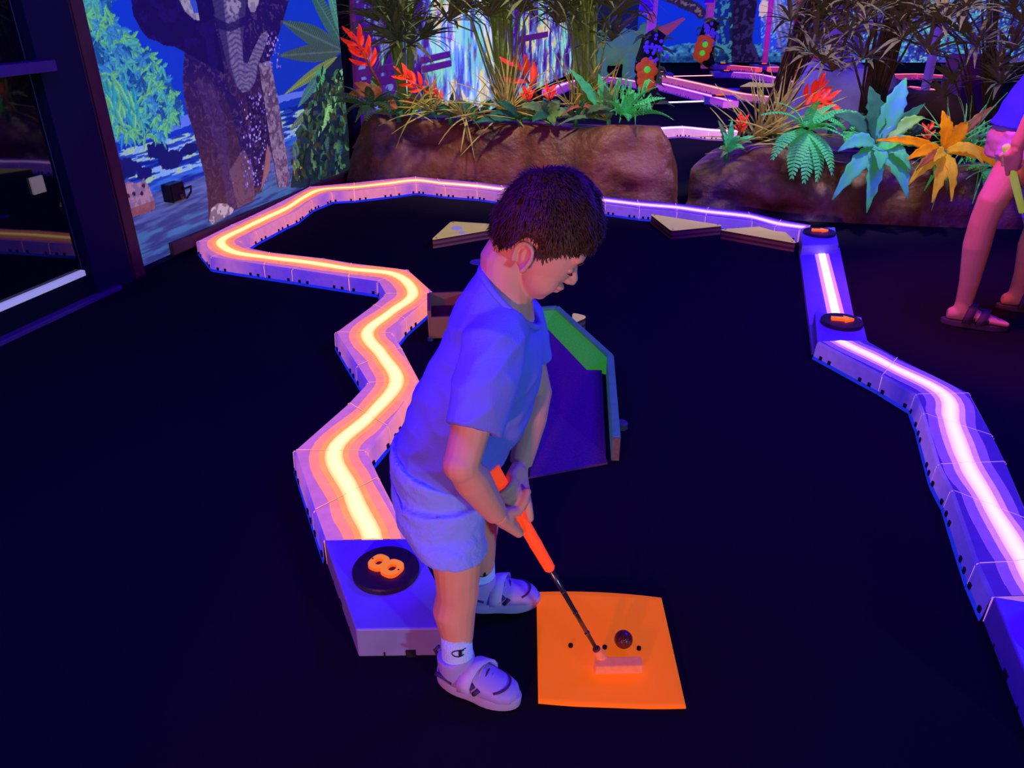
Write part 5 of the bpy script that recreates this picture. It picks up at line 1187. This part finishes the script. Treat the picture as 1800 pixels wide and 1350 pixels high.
# hands: fingers wrap the grip. axis frame
ga = gax; gs = ga.cross(Vector((0, -1, 0))).normalized(); gt = gs.cross(ga).normalized()     # gt ~ towards camera
if gt.y > 0: gt = -gt
if gs.x < 0: gs = -gs
def gp(s_, ang, rad): return GT + ga * s_ + (gt * math.cos(ang) + gs * math.sin(ang)) * rad     # ang 0 = camera side, +90deg = right side
def grip_hand(b, s0, wr, knuck, sweep, palm_r, thumb, fr=.0082):
    """four fingers at successive stations curl from the knuckle angle through the sweep; palm joins wrist"""
    st = [s0 + .0162 * k for k in range(4)]; kn = []
    for k, s_ in enumerate(st):
        L = (.9, 1.0, .97, .82)[k]; n = 7; pts = []
        for j in range(n):
            t = j / (n - 1); pts.append(gp(s_ + .004 * t, knuck + sweep * L * t, palm_r - (.004 * min(1, t * 2))))
        b.tube(pts, [fr * 1.15, fr * 1.1, fr * 1.05, fr, fr * .97, fr * .92, fr * .80], 10); b.ell(pts[-1], fr * .80, nu=10, nv=8); b.ell(pts[3], fr * 1.04, nu=10, nv=8); kn.append(pts[0])
    mid = (kn[1] + kn[2]) / 2
    for k in range(4): b.tube([wr.lerp(kn[k], .12), wr.lerp(kn[k], .55), kn[k]], [.0165, .0145, .0112], 10); b.ell(kn[k], .0112, nu=10, nv=8)
    b.ell(wr.lerp(mid, .5), (.020, .018, .022), nu=14, nv=10)
    tp = [Vector(q) for q in thumb]; b.tube(tp, [.0135, .0115, .0098, .0082][:len(tp)], 10); b.ell(tp[-1], .0082, nu=10, nv=8); b.ell(tp[1], .0115, nu=10, nv=8)
# near hand sits lower on the grip: back of the hand to the camera, thumb pointing right
sN = .100
wr = NWR; gN = gp(sN + .02, 0, .03)
grip_hand(b, sN, NWR, math.radians(-25), math.radians(-235), .0265, [NWR.lerp(gp(sN, 0, .028), .45), gp(sN - .004, math.radians(22), .031), gp(sN - .012, math.radians(62), .034), gp(sN - .020, math.radians(88), .040)])
# far hand above it: reaches over from behind, fingertips pointing down on the right side
sF = .045
grip_hand(b, sF, FWR, math.radians(128), math.radians(-150), .0265, [FWR.lerp(gp(sF + .04, math.radians(110), .03), .4), gp(sF + .05, math.radians(95), .029), gp(sF + .072, math.radians(70), .027), gp(sF + .088, math.radians(55), .026)])
# legs
NHP, NKN, NAN = Vector((-.128, 1.285, .44)), Vector((-.112, 1.215, .300)), Vector((-.118, 1.205, .085))
FHP, FKN, FAN = Vector((-.115, 1.385, .44)), Vector((-.075, 1.435, .300)), Vector((-.075, 1.452, .085))
for hp_, kn_, an_ in ((NHP, NKN, NAN), (FHP, FKN, FAN)):
    b.tube([hp_, hp_.lerp(kn_, .5), kn_ + Vector((0, 0, .035)), kn_, kn_.lerp(an_, .18), kn_.lerp(an_, .38) + Vector((-.007, 0, 0)), kn_.lerp(an_, .72), an_ + Vector((0, 0, .02)), an_ - Vector((0, 0, .03))], [.058, .056, .050, .046, .044, .0455, .034, .0285, .029], 18)
    b.ell(kn_ + Vector((.012, 0, -.002)), (.034, .032, .036))
b.remesh('body', .0027, 5, M_skin, boy, factor=.5)
# facial details
def disc_on(name, c, r, m, nrm, parent, flat=.3):
    t, s_, u_ = frame(nrm, (0, 0, 1)); b = MB(); b.ell(c, (r[0], r[1], flat * r[0]), Matrix((s_, u_, t)).transposed(), 14, 8); return b.build(name, m, parent, True)
M_lash = mat('dark_lash', S(64, 34, 36), .7); M_lip = mat('pink_lip', S(206, 112, 110), .45); M_eye = mat('eye_white', S(225, 215, 220), .25)
for s_ in (-1, 1):
    b = MB(); b.ell(hp(.0695, s_ * .029, .000), (.0080, .0115, .0070), HF, 14, 10); b.build('eyelid', M_skin, boy, True)
    b = MB(); pts = [hp(.0795 - .008 * abs(k) ** 2 * (.5 if k * s_ < 0 else 1.1), s_ * .028 + .0125 * k, -.0058 - .0015 * (1 - k * k)) for k in (-1, -.5, 0, .5, 1)]; b.tube(pts, [.0008, .0015, .0018, .0015, .0008], 6); b.build('eyelashes', M_lash, boy, True)
    b = MB(); pts = [hp(.0845 - .010 * abs(k) * (1 if k * s_ > 0 else .2), s_ * .030 + .016 * k, .0185 + .003 * (1 - k * k)) for k in (-1, -.4, .3, 1)]; b.tube(pts, [.0012, .0024, .0024, .001], 6); b.build('eyebrow', M_hair, boy, True)
b = MB(); b.tube([hp(.0705, -.020, -.0490), hp(.0800, -.010, -.0485), hp(.0845, 0, -.0490), hp(.0800, .010, -.0485), hp(.0705, .020, -.0490)], [.0012, .0026, .0030, .0026, .0012], 8); b.build('lips', M_lip, boy, True)
# hair: shaped cap plus many short strands
rh = random.Random(77)
def scalp(az, el):     # az 0 = forward, el up
    d_ = Vector((math.cos(el) * math.cos(az), math.cos(el) * math.sin(az), math.sin(el)))
    rx, ry, rz = (.099 if d_.x > 0 else .090), .083, .106
    k = 1 / math.sqrt((d_.x / rx) ** 2 + (d_.y / ry) ** 2 + (d_.z / rz) ** 2); v = d_ * k + Vector((-.006, 0, .032))
    bump = .006 * noise.noise(d_ * 4.2) + .004 * noise.noise(d_ * 9)
    return v + d_ * bump
def hairline(az):      # lowest elevation of hair for an azimuth
    a = abs(math.degrees(az))
    pts = [(0, 10), (30, 6), (50, 0), (66, -8), (76, -22), (84, -20), (92, -6), (108, -6), (118, -30), (140, -48), (180, -52)]
    for (a0, e0), (a1, e1) in zip(pts[:-1], pts[1:]):
        if a <= a1: return math.radians(e0 + (e1 - e0) * (a - a0) / (a1 - a0))
    return math.radians(-54)
b = MB(); NA, NE = 72, 22
for i in range(NE + 1):
    for j in range(NA):
        az = -math.pi + 2 * math.pi * j / NA; lo = hairline(az); el = lo + (math.pi / 2 - lo) * i / NE
        v = scalp(az, el)
        if i == 0: v = v * .93 + Vector((-.0, 0, .0))
        b.vert(HC + HF @ v)
for i in range(NE):
    for j in range(NA): b.face((i * NA + j, i * NA + (j + 1) % NA, (i + 1) * NA + (j + 1) % NA, (i + 1) * NA + j))
hair = b.build('hair', M_hair, boy, True)
b = MB()
for k in range(9000):
    az = rh.uniform(-math.pi, math.pi); lo = hairline(az); el = lo + (math.pi / 2 - lo) * (rh.random() ** 1.1)
    if el > 1.45: continue
    p = scalp(az, el) * .985; d_ = Vector((math.cos(el) * math.cos(az), math.cos(el) * math.sin(az), math.sin(el)))
    flow = Vector((.75 if abs(az) < 1.3 else .25, .12 * math.sin(az * 3), -.75 if el < .7 else -.15)); crownv = d_ - Vector((-.55, 0, .8)).normalized(); flow = flow * .5 + crownv * .6
    flow = (flow - d_ * flow.dot(d_)).normalized() + d_ * rh.uniform(.10, .42) + Vector((rh.gauss(0, .2), rh.gauss(0, .2), rh.gauss(0, .15)))
    L = rh.uniform(.014, .028) * (.8 if abs(az) < .9 else 1.0) * (.42 if el < lo + .34 else 1); t = p + flow.normalized() * L
    mid = (p + t) / 2 + d_ * .003; sd = d_.cross(flow).normalized() * .0011
    i0 = len(b.v)
    for q in (p - sd, p + sd, mid + sd * .8, mid - sd * .8, t): b.vert(HC + HF @ q)
    b.face((i0, i0 + 1, i0 + 2, i0 + 3)); b.face((i0 + 3, i0 + 2, i0 + 4))
me = bpy.data.meshes.new('hair_strands'); me.from_pydata(b.v, [], b.f); hs = link_mesh('hair_strands', me, M_hair, hair); tag(hs, kind='stuff')
# T-shirt
b = MB()
def rg(cx, cz, rx, ry, cy=1.335, tilt=0.0): 
    A = Vector((rx * math.cos(tilt), 0, rx * math.sin(tilt))); return (Vector((cx, cy, cz)), A, Yv_ * ry)
b.loft([rg(-.148, .455, .098, .118, tilt=-.30), rg(-.140, .50, .104, .122, tilt=-.30), rg(-.110, .575, .112, .127, tilt=-.30), rg(-.078, .645, .114, .128, tilt=-.30), rg(-.050, .715, .106, .130, tilt=-.28), rg(-.032, .775, .094, .132, tilt=-.25), rg(-.022, .825, .088, .122, tilt=-.42), rg(-.010, .850, .082, .092, tilt=-.62), rg(-.003, .868, .077, .066, tilt=-.78)], 32)
NS2 = NSH.lerp(NEL, .66); 
b.tube([NSH + Vector((.020, .070, .022)), NSH + Vector((.006, .02, .010)), NSH.lerp(NEL, .25) + Vector((.004, 0, 0)), NSH.lerp(NEL, .5) + Vector((.004, -.004, 0)), NS2 + Vector((.004, -.006, 0))], [.060, .060, .057, .054, .051], 24)
FS2 = FSH.lerp(FEL, .60)
b.tube([FSH + Vector((-.02, -.06, .02)), FSH, FSH.lerp(FEL, .3), FS2], [.058, .057, .054, .050], 24)
def wrinkle(me):
    nn_ = [v.normal.copy() for v in me.vertices]
    for v, nv in zip(me.vertices, nn_):
        c = v.co.copy(); w1 = Vector((c.x * 7 + c.z * 9, c.y * 5, c.z * 20 - c.x * 12)); w2 = Vector((c.x * 16 - c.z * 5, c.y * 12, c.z * 9 + c.x * 10))
        k = .0075 * ((1 - abs(noise.noise(w1)) * 2) - .5) * (.5 + .5 * noise.noise(c * 5)) + .0035 * (.6 - abs(noise.noise(w2 + Vector((4, 2, 7)))) * 2)
        v.co = c + nv * k
b.remesh('t_shirt', .004, 5, M_shirt, boy, post=wrinkle)
# collar rib and sleeve hem
b = MB(); cr = [Vector((-.003 + .076 * math.cos(a) * math.cos(-.78), 1.335 + .066 * math.sin(a), .869 + .076 * math.cos(a) * math.sin(-.78))) for a in [2 * math.pi * k / 36 for k in range(37)]]
b.tube(cr, .0062, 8, cap=False); b.build('collar', M_shirt, boy, True)
# shorts
b = MB()
b.loft([rg(-.152, .415, .100, .125), rg(-.150, .455, .104, .128, tilt=-.18), rg(-.148, .50, .108, .130, tilt=-.32), rg(-.146, .522, .106, .128, tilt=-.36)], 32)
for hp_, kn_, cy, bx_ in ((NHP, NKN, 1.268, -.008), (FHP, FKN, 1.402, .01)):
    b.loft([(Vector((-.142, cy, .47)), X * .096, Yv_ * .078), (Vector((-.136 + bx_, cy - .01 * (1 if cy < 1.3 else -1), .42)), X * .090, Yv_ * .080), (Vector((-.126 + bx_, cy - .026 * (1 if cy < 1.3 else -1), .400)), X * .080, Yv_ * .080), (Vector((-.115 + bx_, cy - .038 * (1 if cy < 1.3 else -1), .368)), Vector((.074, 0, -.006)), Yv_ * .078)], 26)
def wrinkle2(me):
    nn_ = [v.normal.copy() for v in me.vertices]
    for v, nv in zip(me.vertices, nn_):
        c = v.co.copy(); k = .0030 * noise.noise(Vector((c.x * 14, c.y * 14, c.z * 50 + c.x * 30))) + .0016 * noise.noise(c * 60)
        v.co = c + nv * k
b.remesh('shorts', .004, 4, M_short, boy, post=wrinkle2)
b = MB(); b.tube([Vector((-.245, 1.29, .50)), Vector((-.215, 1.215, .465)), Vector((-.175, 1.192, .452)), Vector((-.140, 1.195, .47))], .0022, 6); b.build('pocket_seam', mat('shorts_seam', S(150, 152, 205), .9), boy, True)
b = MB(); b.tube([Vector((-.165, 1.200, .455)), Vector((-.160, 1.176, .40)), Vector((-.155, 1.166, .368))], .0012, 6); b.build('side_seam', mat('shorts_seam', S(150, 152, 205), .9), boy, True)
# socks and shoes
def shoe(an, toe_dir, parent, near):
    t = Vector((toe_dir[0], toe_dir[1], 0)).normalized(); n_ = Vector((-t.y, t.x, 0)); heel = Vector((an.x, an.y, 0)) - t * .048
    P = lambda a, s_, z: heel + t * a + n_ * s_ + Vector((0, 0, z))
    b = MB(); b.tube([Vector((an.x, an.y, .165)), Vector((an.x, an.y, .13)), Vector((an.x, an.y, .09)), P(.055, 0, .05)], [.0335, .0335, .0345, .034], 22); sk = b.build('sock', M_sock, parent, True)
    L = .19
    b = MB()      # sole
    out = []
    for k in range(36):
        a = 2 * math.pi * k / 36; x = .095 + .098 * math.cos(a) ; wv = .037 + .006 * math.cos(a) - .006 * math.exp(-((x - .085) / .03) ** 2); out.append(P(x, wv * math.sin(a) * (1 if abs(math.sin(a)) < 1 else 1), 0))
    b.prism([(p.x, p.y) for p in out], 0, .028, inset=-.03); sole = b.build('sole', M_sole, parent, True, bevel=.004)
    b = MB()      # upper
    b.loft([(P(.004, 0, .045), n_ * .018, Zv_ * .022), (P(.02, 0, .05), n_ * .031, Zv_ * .034), (P(.05, 0, .05), n_ * .035, Zv_ * .040), (P(.085, 0, .046), n_ * .036, Zv_ * .038), (P(.12, 0, .040), n_ * .038, Zv_ * .032), (P(.155, 0, .034), n_ * .037, Zv_ * .025), (P(.178, 0, .030), n_ * .028, Zv_ * .018), (P(.188, 0, .028), n_ * .012, Zv_ * .010)], 24)
    b.tube([P(.046, 0, .05), P(.044, 0, .088), P(.042, 0, .100)], [.040, .041, .0395], 22)
    up = b.remesh('shoe_upper', .003, 4, M_shoe, parent)
    sg = -1 if near else -1
    def onside(name, pts, m, w_, z_=0, par=None):
        bb = MB()
        for (a0, h0), (a1, h1) in zip(pts[:-1], pts[1:]):
            pass
        q = [P(a, -side_w(a, h), h) for a, h in pts]; bb.tube(q, w_, 8); return bb.build(name, m, par or up, True)
    def side_w(a, h): return (.0375 if a < .13 else .037 - (a - .13) * .25) * math.sqrt(max(.05, 1 - ((h - .045) / .047) ** 2)) + .0
    onside('side_flash', [(.010, .062), (.03, .058), (.05, .050)], M_shoedk, .0048); onside('side_flash', [(.072, .036), (.088, .048), (.10, .060)], M_shoedk, .0062); onside('side_flash', [(.10, .036), (.112, .052)], M_shoedk, .0055)
    # strap over the instep, toe seam, laces
    bb = MB(); k = 9; arc = []
    for j in range(k):
        a = math.radians(-100 + 200 * j / (k - 1)); arc.append(P(.094 + .016 * math.sin(a), .0405 * math.sin(a), .044 + .044 * math.cos(a)))
    for q in arc: bb.vert(q - t * .015); bb.vert(q + t * .015)
    for j in range(k - 1): bb.face((2 * j, 2 * j + 1, 2 * j + 3, 2 * j + 2))
    st = bb.build('strap', mat('white_shoe_strap', S(190, 182, 225), .5, emit=S(90, 70, 235), es=.10), parent, True); sm = st.modifiers.new('th', 'SOLIDIFY'); sm.thickness = .004; sm.offset = 1
    bb = MB(); bb.tube([P(.135 + .034 * math.cos(a), .033 * math.sin(a), .0475 + .0075 * math.cos(a)) for a in [math.radians(-75 + 150 * j / 10) for j in range(11)]], .0026, 6); bb.build('toe_seam', M_shoedk, up, True)
    for j in range(3):
        bb = MB(); a = .105 + .012 * j; bb.tube([P(a, -.018, .072 - .006 * j), P(a + .002, 0, .080 - .006 * j), P(a, .018, .072 - .006 * j)], .0022, 6); bb.build('lace', M_shoedk if j == 1 else M_shoe, up, True)
    bb = MB(); bb.tube([P(.002, 0, .075), P(-.006, 0, .09), P(.004, 0, .105)], .004, 8); bb.build('heel_tab', M_shoedk, up, True)
    # sock emblem: open letter C with a filled bar, on the camera side
    cdir = Vector((0, -1, 0)); e0 = Vector((an.x, an.y, .135)); bb = MB()
    def on_sock(u, z): aa = u / .0335; dr = cdir * math.cos(aa) + X * math.sin(aa); return e0 + dr * .0345 + Vector((0, 0, z))
    bb.tube([on_sock(.006 + .014 * math.cos(a), .009 * math.sin(a)) for a in [math.radians(40 + 280 * j / 16) for j in range(17)]], .0012, 6); bb.tube([on_sock(.009, .0065), on_sock(.009, -.0065)], .0038, 6)
    bb.tube([on_sock(.012, .008), on_sock(.022, .009)], .0011, 5); bb.build('sock_emblem', M_ink, sk, True)
    return
shoe(NAN, gnd(912, 1232) - gnd(778, 1190), boy, True)
shoe(FAN, (1.0, .10), boy, False)
# ------------------------------------------------------------------ second visitor, cut by the right edge of the picture
vis = thing('person', 'person in blue top and lilac shorts walking at the right edge with a lime-gripped putter', 'person', (2.15, 3.3, 0))
HS, HB = Vector((2.13, 3.22, .86)), Vector((2.19, 3.36, .86))
b = MB()
K1, A1 = aty(1744, 352, 3.20), Vector((2.045, 3.255, .085))
K2, A2 = Vector((2.36, 3.36, .50)), Vector((2.40, 3.44, .085))
for h_, k_, a_ in ((HS, K1, A1), (HB, K2, A2)):
    b.tube([h_, h_.lerp(k_, .35), h_.lerp(k_, .75), k_, k_.lerp(a_, .2) + Vector((-.012, 0, 0)), k_.lerp(a_, .4) + Vector((-.012, 0, 0)), k_.lerp(a_, .75), a_ + Vector((0, 0, .03)), a_ - Vector((0, 0, .02))], [.088, .082, .066, .056, .054, .055, .041, .035, .036], 20)
    b.ell(k_ + Vector((.015, -.005, 0)), (.05, .048, .052))
def bare_foot(a_, d_):
    t = Vector((d_[0], d_[1], 0)).normalized(); n_ = Vector((-t.y, t.x, 0)); P = lambda x, s_, z: Vector((a_.x, a_.y, 0)) + t * x + n_ * s_ + Vector((0, 0, z))
    b.loft([(P(-.055, 0, .050), n_ * .022, Zv_ * .022), (P(-.035, 0, .055), n_ * .032, Zv_ * .030), (P(.02, 0, .062), n_ * .034, Zv_ * .038), (P(.07, 0, .052), n_ * .038, Zv_ * .027), (P(.12, 0, .044), n_ * .043, Zv_ * .019), (P(.145, 0, .041), n_ * .040, Zv_ * .015)], 18)
    for k, (s_, L, r) in enumerate(((-.030, .185, .0125), (-.012, .185, .0095), (.004, .180, .009), (.018, .172, .0085), (.031, .160, .008))): b.cap(P(.135, s_ * .95, .042), P(L, s_, .038), r * 1.05, r * .9, 10)
    return P, t, n_
F1 = bare_foot(A1, (.235, -.085)); F2 = bare_foot(A2, (1, -.2))
# trunk, neck, arms
SH = Vector((2.19, 3.12, 1.30)); SF = Vector((2.33, 3.46, 1.30)); NK = Vector((2.34, 3.30, 1.36))
b.loft([(Vector((2.155, 3.29, .80)), X * .12, Yv_ * .17), (Vector((2.165, 3.29, .92)), X * .11, Yv_ * .16), (Vector((2.205, 3.29, 1.05)), X * .10, Yv_ * .145), (Vector((2.255, 3.30, 1.18)), X * .11, Yv_ * .165), (Vector((2.305, 3.30, 1.30)), X * .085, Yv_ * .17), (NK, X * .05, Yv_ * .06)], 22)
EL, WR = Vector((1.985, 3.02, 1.04)), Vector((1.935, 3.03, .835))
b.tube([SH + Vector((.02, .05, 0)), SH, SH.lerp(EL, .5), EL, EL.lerp(WR, .35), EL.lerp(WR, .8), WR], [.058, .054, .045, .038, .038, .029, .026], 16); b.ell(EL, .039)
E2, W2 = Vector((2.45, 3.50, 1.08)), Vector((2.53, 3.40, .90))
b.tube([SF + Vector((-.02, -.05, 0)), SF, SF.lerp(E2, .5), E2, E2.lerp(W2, .35), W2], [.058, .054, .045, .038, .037, .027], 16); b.ell(E2, .038)
for k in range(4): b.cap(W2 + Vector((.01, .018 - .012 * k, -.06)), W2 + Vector((.035, .022 - .014 * k, -.125 - .008 * (k in (1, 2)))), .011, .008, 10)
b.ell(W2 + Vector((.01, 0, -.045)), (.022, .032, .042)); b.cap(W2 + Vector((.02, -.02, -.03)), W2 + Vector((.05, -.035, -.075)), .012, .009, 10)
# putter and the hand that holds it
G2T, G2B = aty(1768, 255, 3.06), aty(1797, 372, 3.06); g2 = (G2B - G2T).normalized()
gx = g2.cross(Vector((0, -1, 0))).normalized(); gy = gx.cross(g2).normalized(); gy = gy if gy.y < 0 else -gy; gx = gx if gx.x > 0 else -gx
g2p = lambda s_, a, r: G2T + g2 * s_ + (gy * math.cos(a) + gx * math.sin(a)) * r
kn = []
for k in range(4):
    s_ = .035 + .021 * k; pts = [g2p(s_ + .004 * t, math.radians(-5) - math.radians(235) * t * (1, 1, .97, .85)[k] * -1, .027) for t in [j / 6 for j in range(7)]]
    b.tube(pts, [.0115, .011, .0105, .010, .0097, .0092, .008], 10); b.ell(pts[-1], .008, nu=10, nv=8); kn.append(pts[0])
for k in range(4): b.tube([WR, WR.lerp(kn[k], .5) + Vector((0, -.01, 0)), kn[k]], [.022, .018, .013], 10)
b.ell(WR.lerp(kn[1], .5), (.026, .022, .03)); b.tube([WR.lerp(kn[0], .4), g2p(.03, math.radians(-35), .028), g2p(.075, math.radians(-50), .027), g2p(.115, math.radians(-60), .030)], [.016, .0135, .0115, .009], 10)
# head
VF = Matrix.Rotation(math.radians(-8), 3, 'Z') @ Matrix.Rotation(math.radians(30), 3, 'Y'); VC = Vector((2.43, 3.30, 1.53)); vp = lambda x, y, z: VC + VF @ Vector((x, y, z))
b.ell(vp(-.01, 0, .025), (.098, .078, .092), VF, 24, 16); b.ell(vp(.03, 0, -.02), (.062, .062, .085), VF, 20, 14); b.ell(vp(.05, 0, -.085), (.035, .035, .028), VF); b.tube([vp(.085, 0, .01), vp(.105, 0, -.02), vp(.112, 0, -.032)], [.008, .011, .012], 10)
b.ell(vp(.088, 0, -.060), (.012, .022, .008), VF); 
for s_ in (-1, 1): b.ell(vp(-.012, s_ * .078, -.01), (.020, .008, .030), VF, 12, 10)
b.tube([vp(-.03, 0, -.03), vp(-.035, 0, -.09), NK], [.058, .055, .062], 16)
b.remesh('body', .005, 4, M_skin, vis)
for s_ in (-1, 1):
    bb = MB(); bb.ell(vp(.084, s_ * .032, .002), (.010, .015, .007), VF, 12, 8); bb.build('eye', M_eye, vis, True)
    bb = MB(); bb.tube([vp(.092, s_ * .016, .022), vp(.092, s_ * .032, .027), vp(.082, s_ * .048, .022)], [.0016, .0028, .0014], 6); bb.build('eyebrow', M_hair, vis, True)
bb = MB(); bb.tube([vp(.088, -.022, -.064), vp(.100, 0, -.064), vp(.088, .022, -.064)], [.002, .004, .002], 8); bb.build('lips', M_lip, vis, True)
bb = MB(); bb.ell(vp(-.022, 0, .040), (.104, .088, .092), VF, 28, 18); bb.ell(vp(-.06, 0, -.02), (.062, .076, .085), VF, 20, 14); bb.tube([vp(-.10, 0, .03), vp(-.15, 0, -.02), vp(-.16, 0, -.12), vp(-.13, 0, -.20)], [.03, .035, .028, .008], 12); bb.remesh('hair', .006, 3, M_hair, vis)
# clothes
M_top = mat('royal_blue_top', S(60, 70, 220), .85, spec=.05, emit=S(30, 40, 240), es=.12); M_lshort = mat('lilac_shorts', S(206, 170, 205), .85, spec=.05)
bb = MB(); bb.loft([(Vector((2.145, 3.29, .86)), Vector((.150, 0, -.01)), Yv_ * .185), (Vector((2.165, 3.29, .96)), X * .135, Yv_ * .172), (Vector((2.205, 3.29, 1.07)), X * .122, Yv_ * .158), (Vector((2.255, 3.30, 1.18)), X * .128, Yv_ * .176), (Vector((2.300, 3.30, 1.29)), X * .10, Yv_ * .178), (Vector((2.325, 3.30, 1.335)), X * .07, Yv_ * .10)], 26)
for s0, e0 in ((SH, EL), (SF, E2)): bb.tube([s0 + Vector((.0, .05 if s0 is SH else -.05, .01)), s0, s0.lerp(e0, .28)], [.066, .064, .058], 18)
bb.remesh('top', .006, 4, M_top, vis, post=wrinkle)
bb = MB(); bb.loft([(Vector((2.140, 3.29, .74)), X * .135, Yv_ * .175), (Vector((2.145, 3.29, .82)), X * .148, Yv_ * .185), (Vector((2.160, 3.29, .93)), X * .125, Yv_ * .17)], 26)
for h_, k_ in ((HS, K1), (HB, K2)):
    d_ = (k_ - h_).normalized(); q = h_.lerp(k_, .36); bb.loft([(h_, X * .125, Yv_ * .105), (h_.lerp(k_, .2), X * .112, Yv_ * .10), (q, X * .104, Yv_ * .097)], 22)
bb.remesh('shorts', .006, 4, M_lshort, vis, post=wrinkle2)
# sandals
M_sand = mat('dark_violet_sandal', S(76, 58, 88), .7)
for (P, t, n_) in (F1, F2):
    bb = MB(); out = []
    for k in range(32):
        a = 2 * math.pi * k / 32; x = .065 + .138 * math.cos(a); w_ = .046 + .006 * math.cos(a) - .008 * math.exp(-((x - .04) / .04) ** 2); p = P(x, w_ * math.sin(a), 0); out.append((p.x, p.y))
    bb.prism(out, 0, .028, inset=-.01); bb.build('sandal_sole', M_sand, vis, bevel=.005)
    for x0, hz in ((.045, .110), (.100, .082)):
        bb = MB(); arc = [P(x0 - .006 * abs(j), .049 * math.sin(math.radians(j * 22)), .02 + (hz - .02) * math.cos(math.radians(j * 22)) ** .8) for j in (-4, -3, -2, -1, 0, 1, 2, 3, 4)]
        for q in arc: bb.vert(q - t * .018); bb.vert(q + t * .018)
        for j in range(len(arc) - 1): bb.face((2 * j, 2 * j + 1, 2 * j + 3, 2 * j + 2))
        st = bb.build('sandal_strap', M_sand, vis, True); sm = st.modifiers.new('th', 'SOLIDIFY'); sm.thickness = .010; sm.offset = 0
        bb = MB(); q = P(x0, -.047, .045); bb.box(q, (.018, .006, .016), Matrix((t, n_, Zv_)).transposed()); bb.build('buckle', M_steel, vis, bevel=.002)
p2 = thing('golf_putter', 'putter with pale lime grip in the hand of the person at the right edge', 'putter', G2B)
M_limeg = mat('lime_foam_grip', S(190, 215, 110), .8, emit=S(170, 200, 70), es=.35)
bb = MB(); bb.tube([G2T, G2T + g2 * .01, G2T + g2 * .15, G2B], [.012, .0155, .0145, .0125], 18); bb.build('grip', M_limeg, p2, True)
e2 = G2B + g2 * ((.06 - G2B.z) / g2.z); bb = MB(); bb.tube([G2B - g2 * .01, e2], [.0058, .0048], 12); bb.build('shaft', mat('chrome_shaft', S(200, 190, 215), .2, metal=.9), p2, True)
bb = MB(); bb.box((e2.x + .03, e2.y, .025), (.10, .034, .028)); bb.build('putter_head', M_rub, p2, bevel=.006)
bb = MB(); bb.tube([e2 - g2 * .012, e2 + g2 * .03], [.009, .012], 12); bb.build('hosel', M_rub, p2, True)
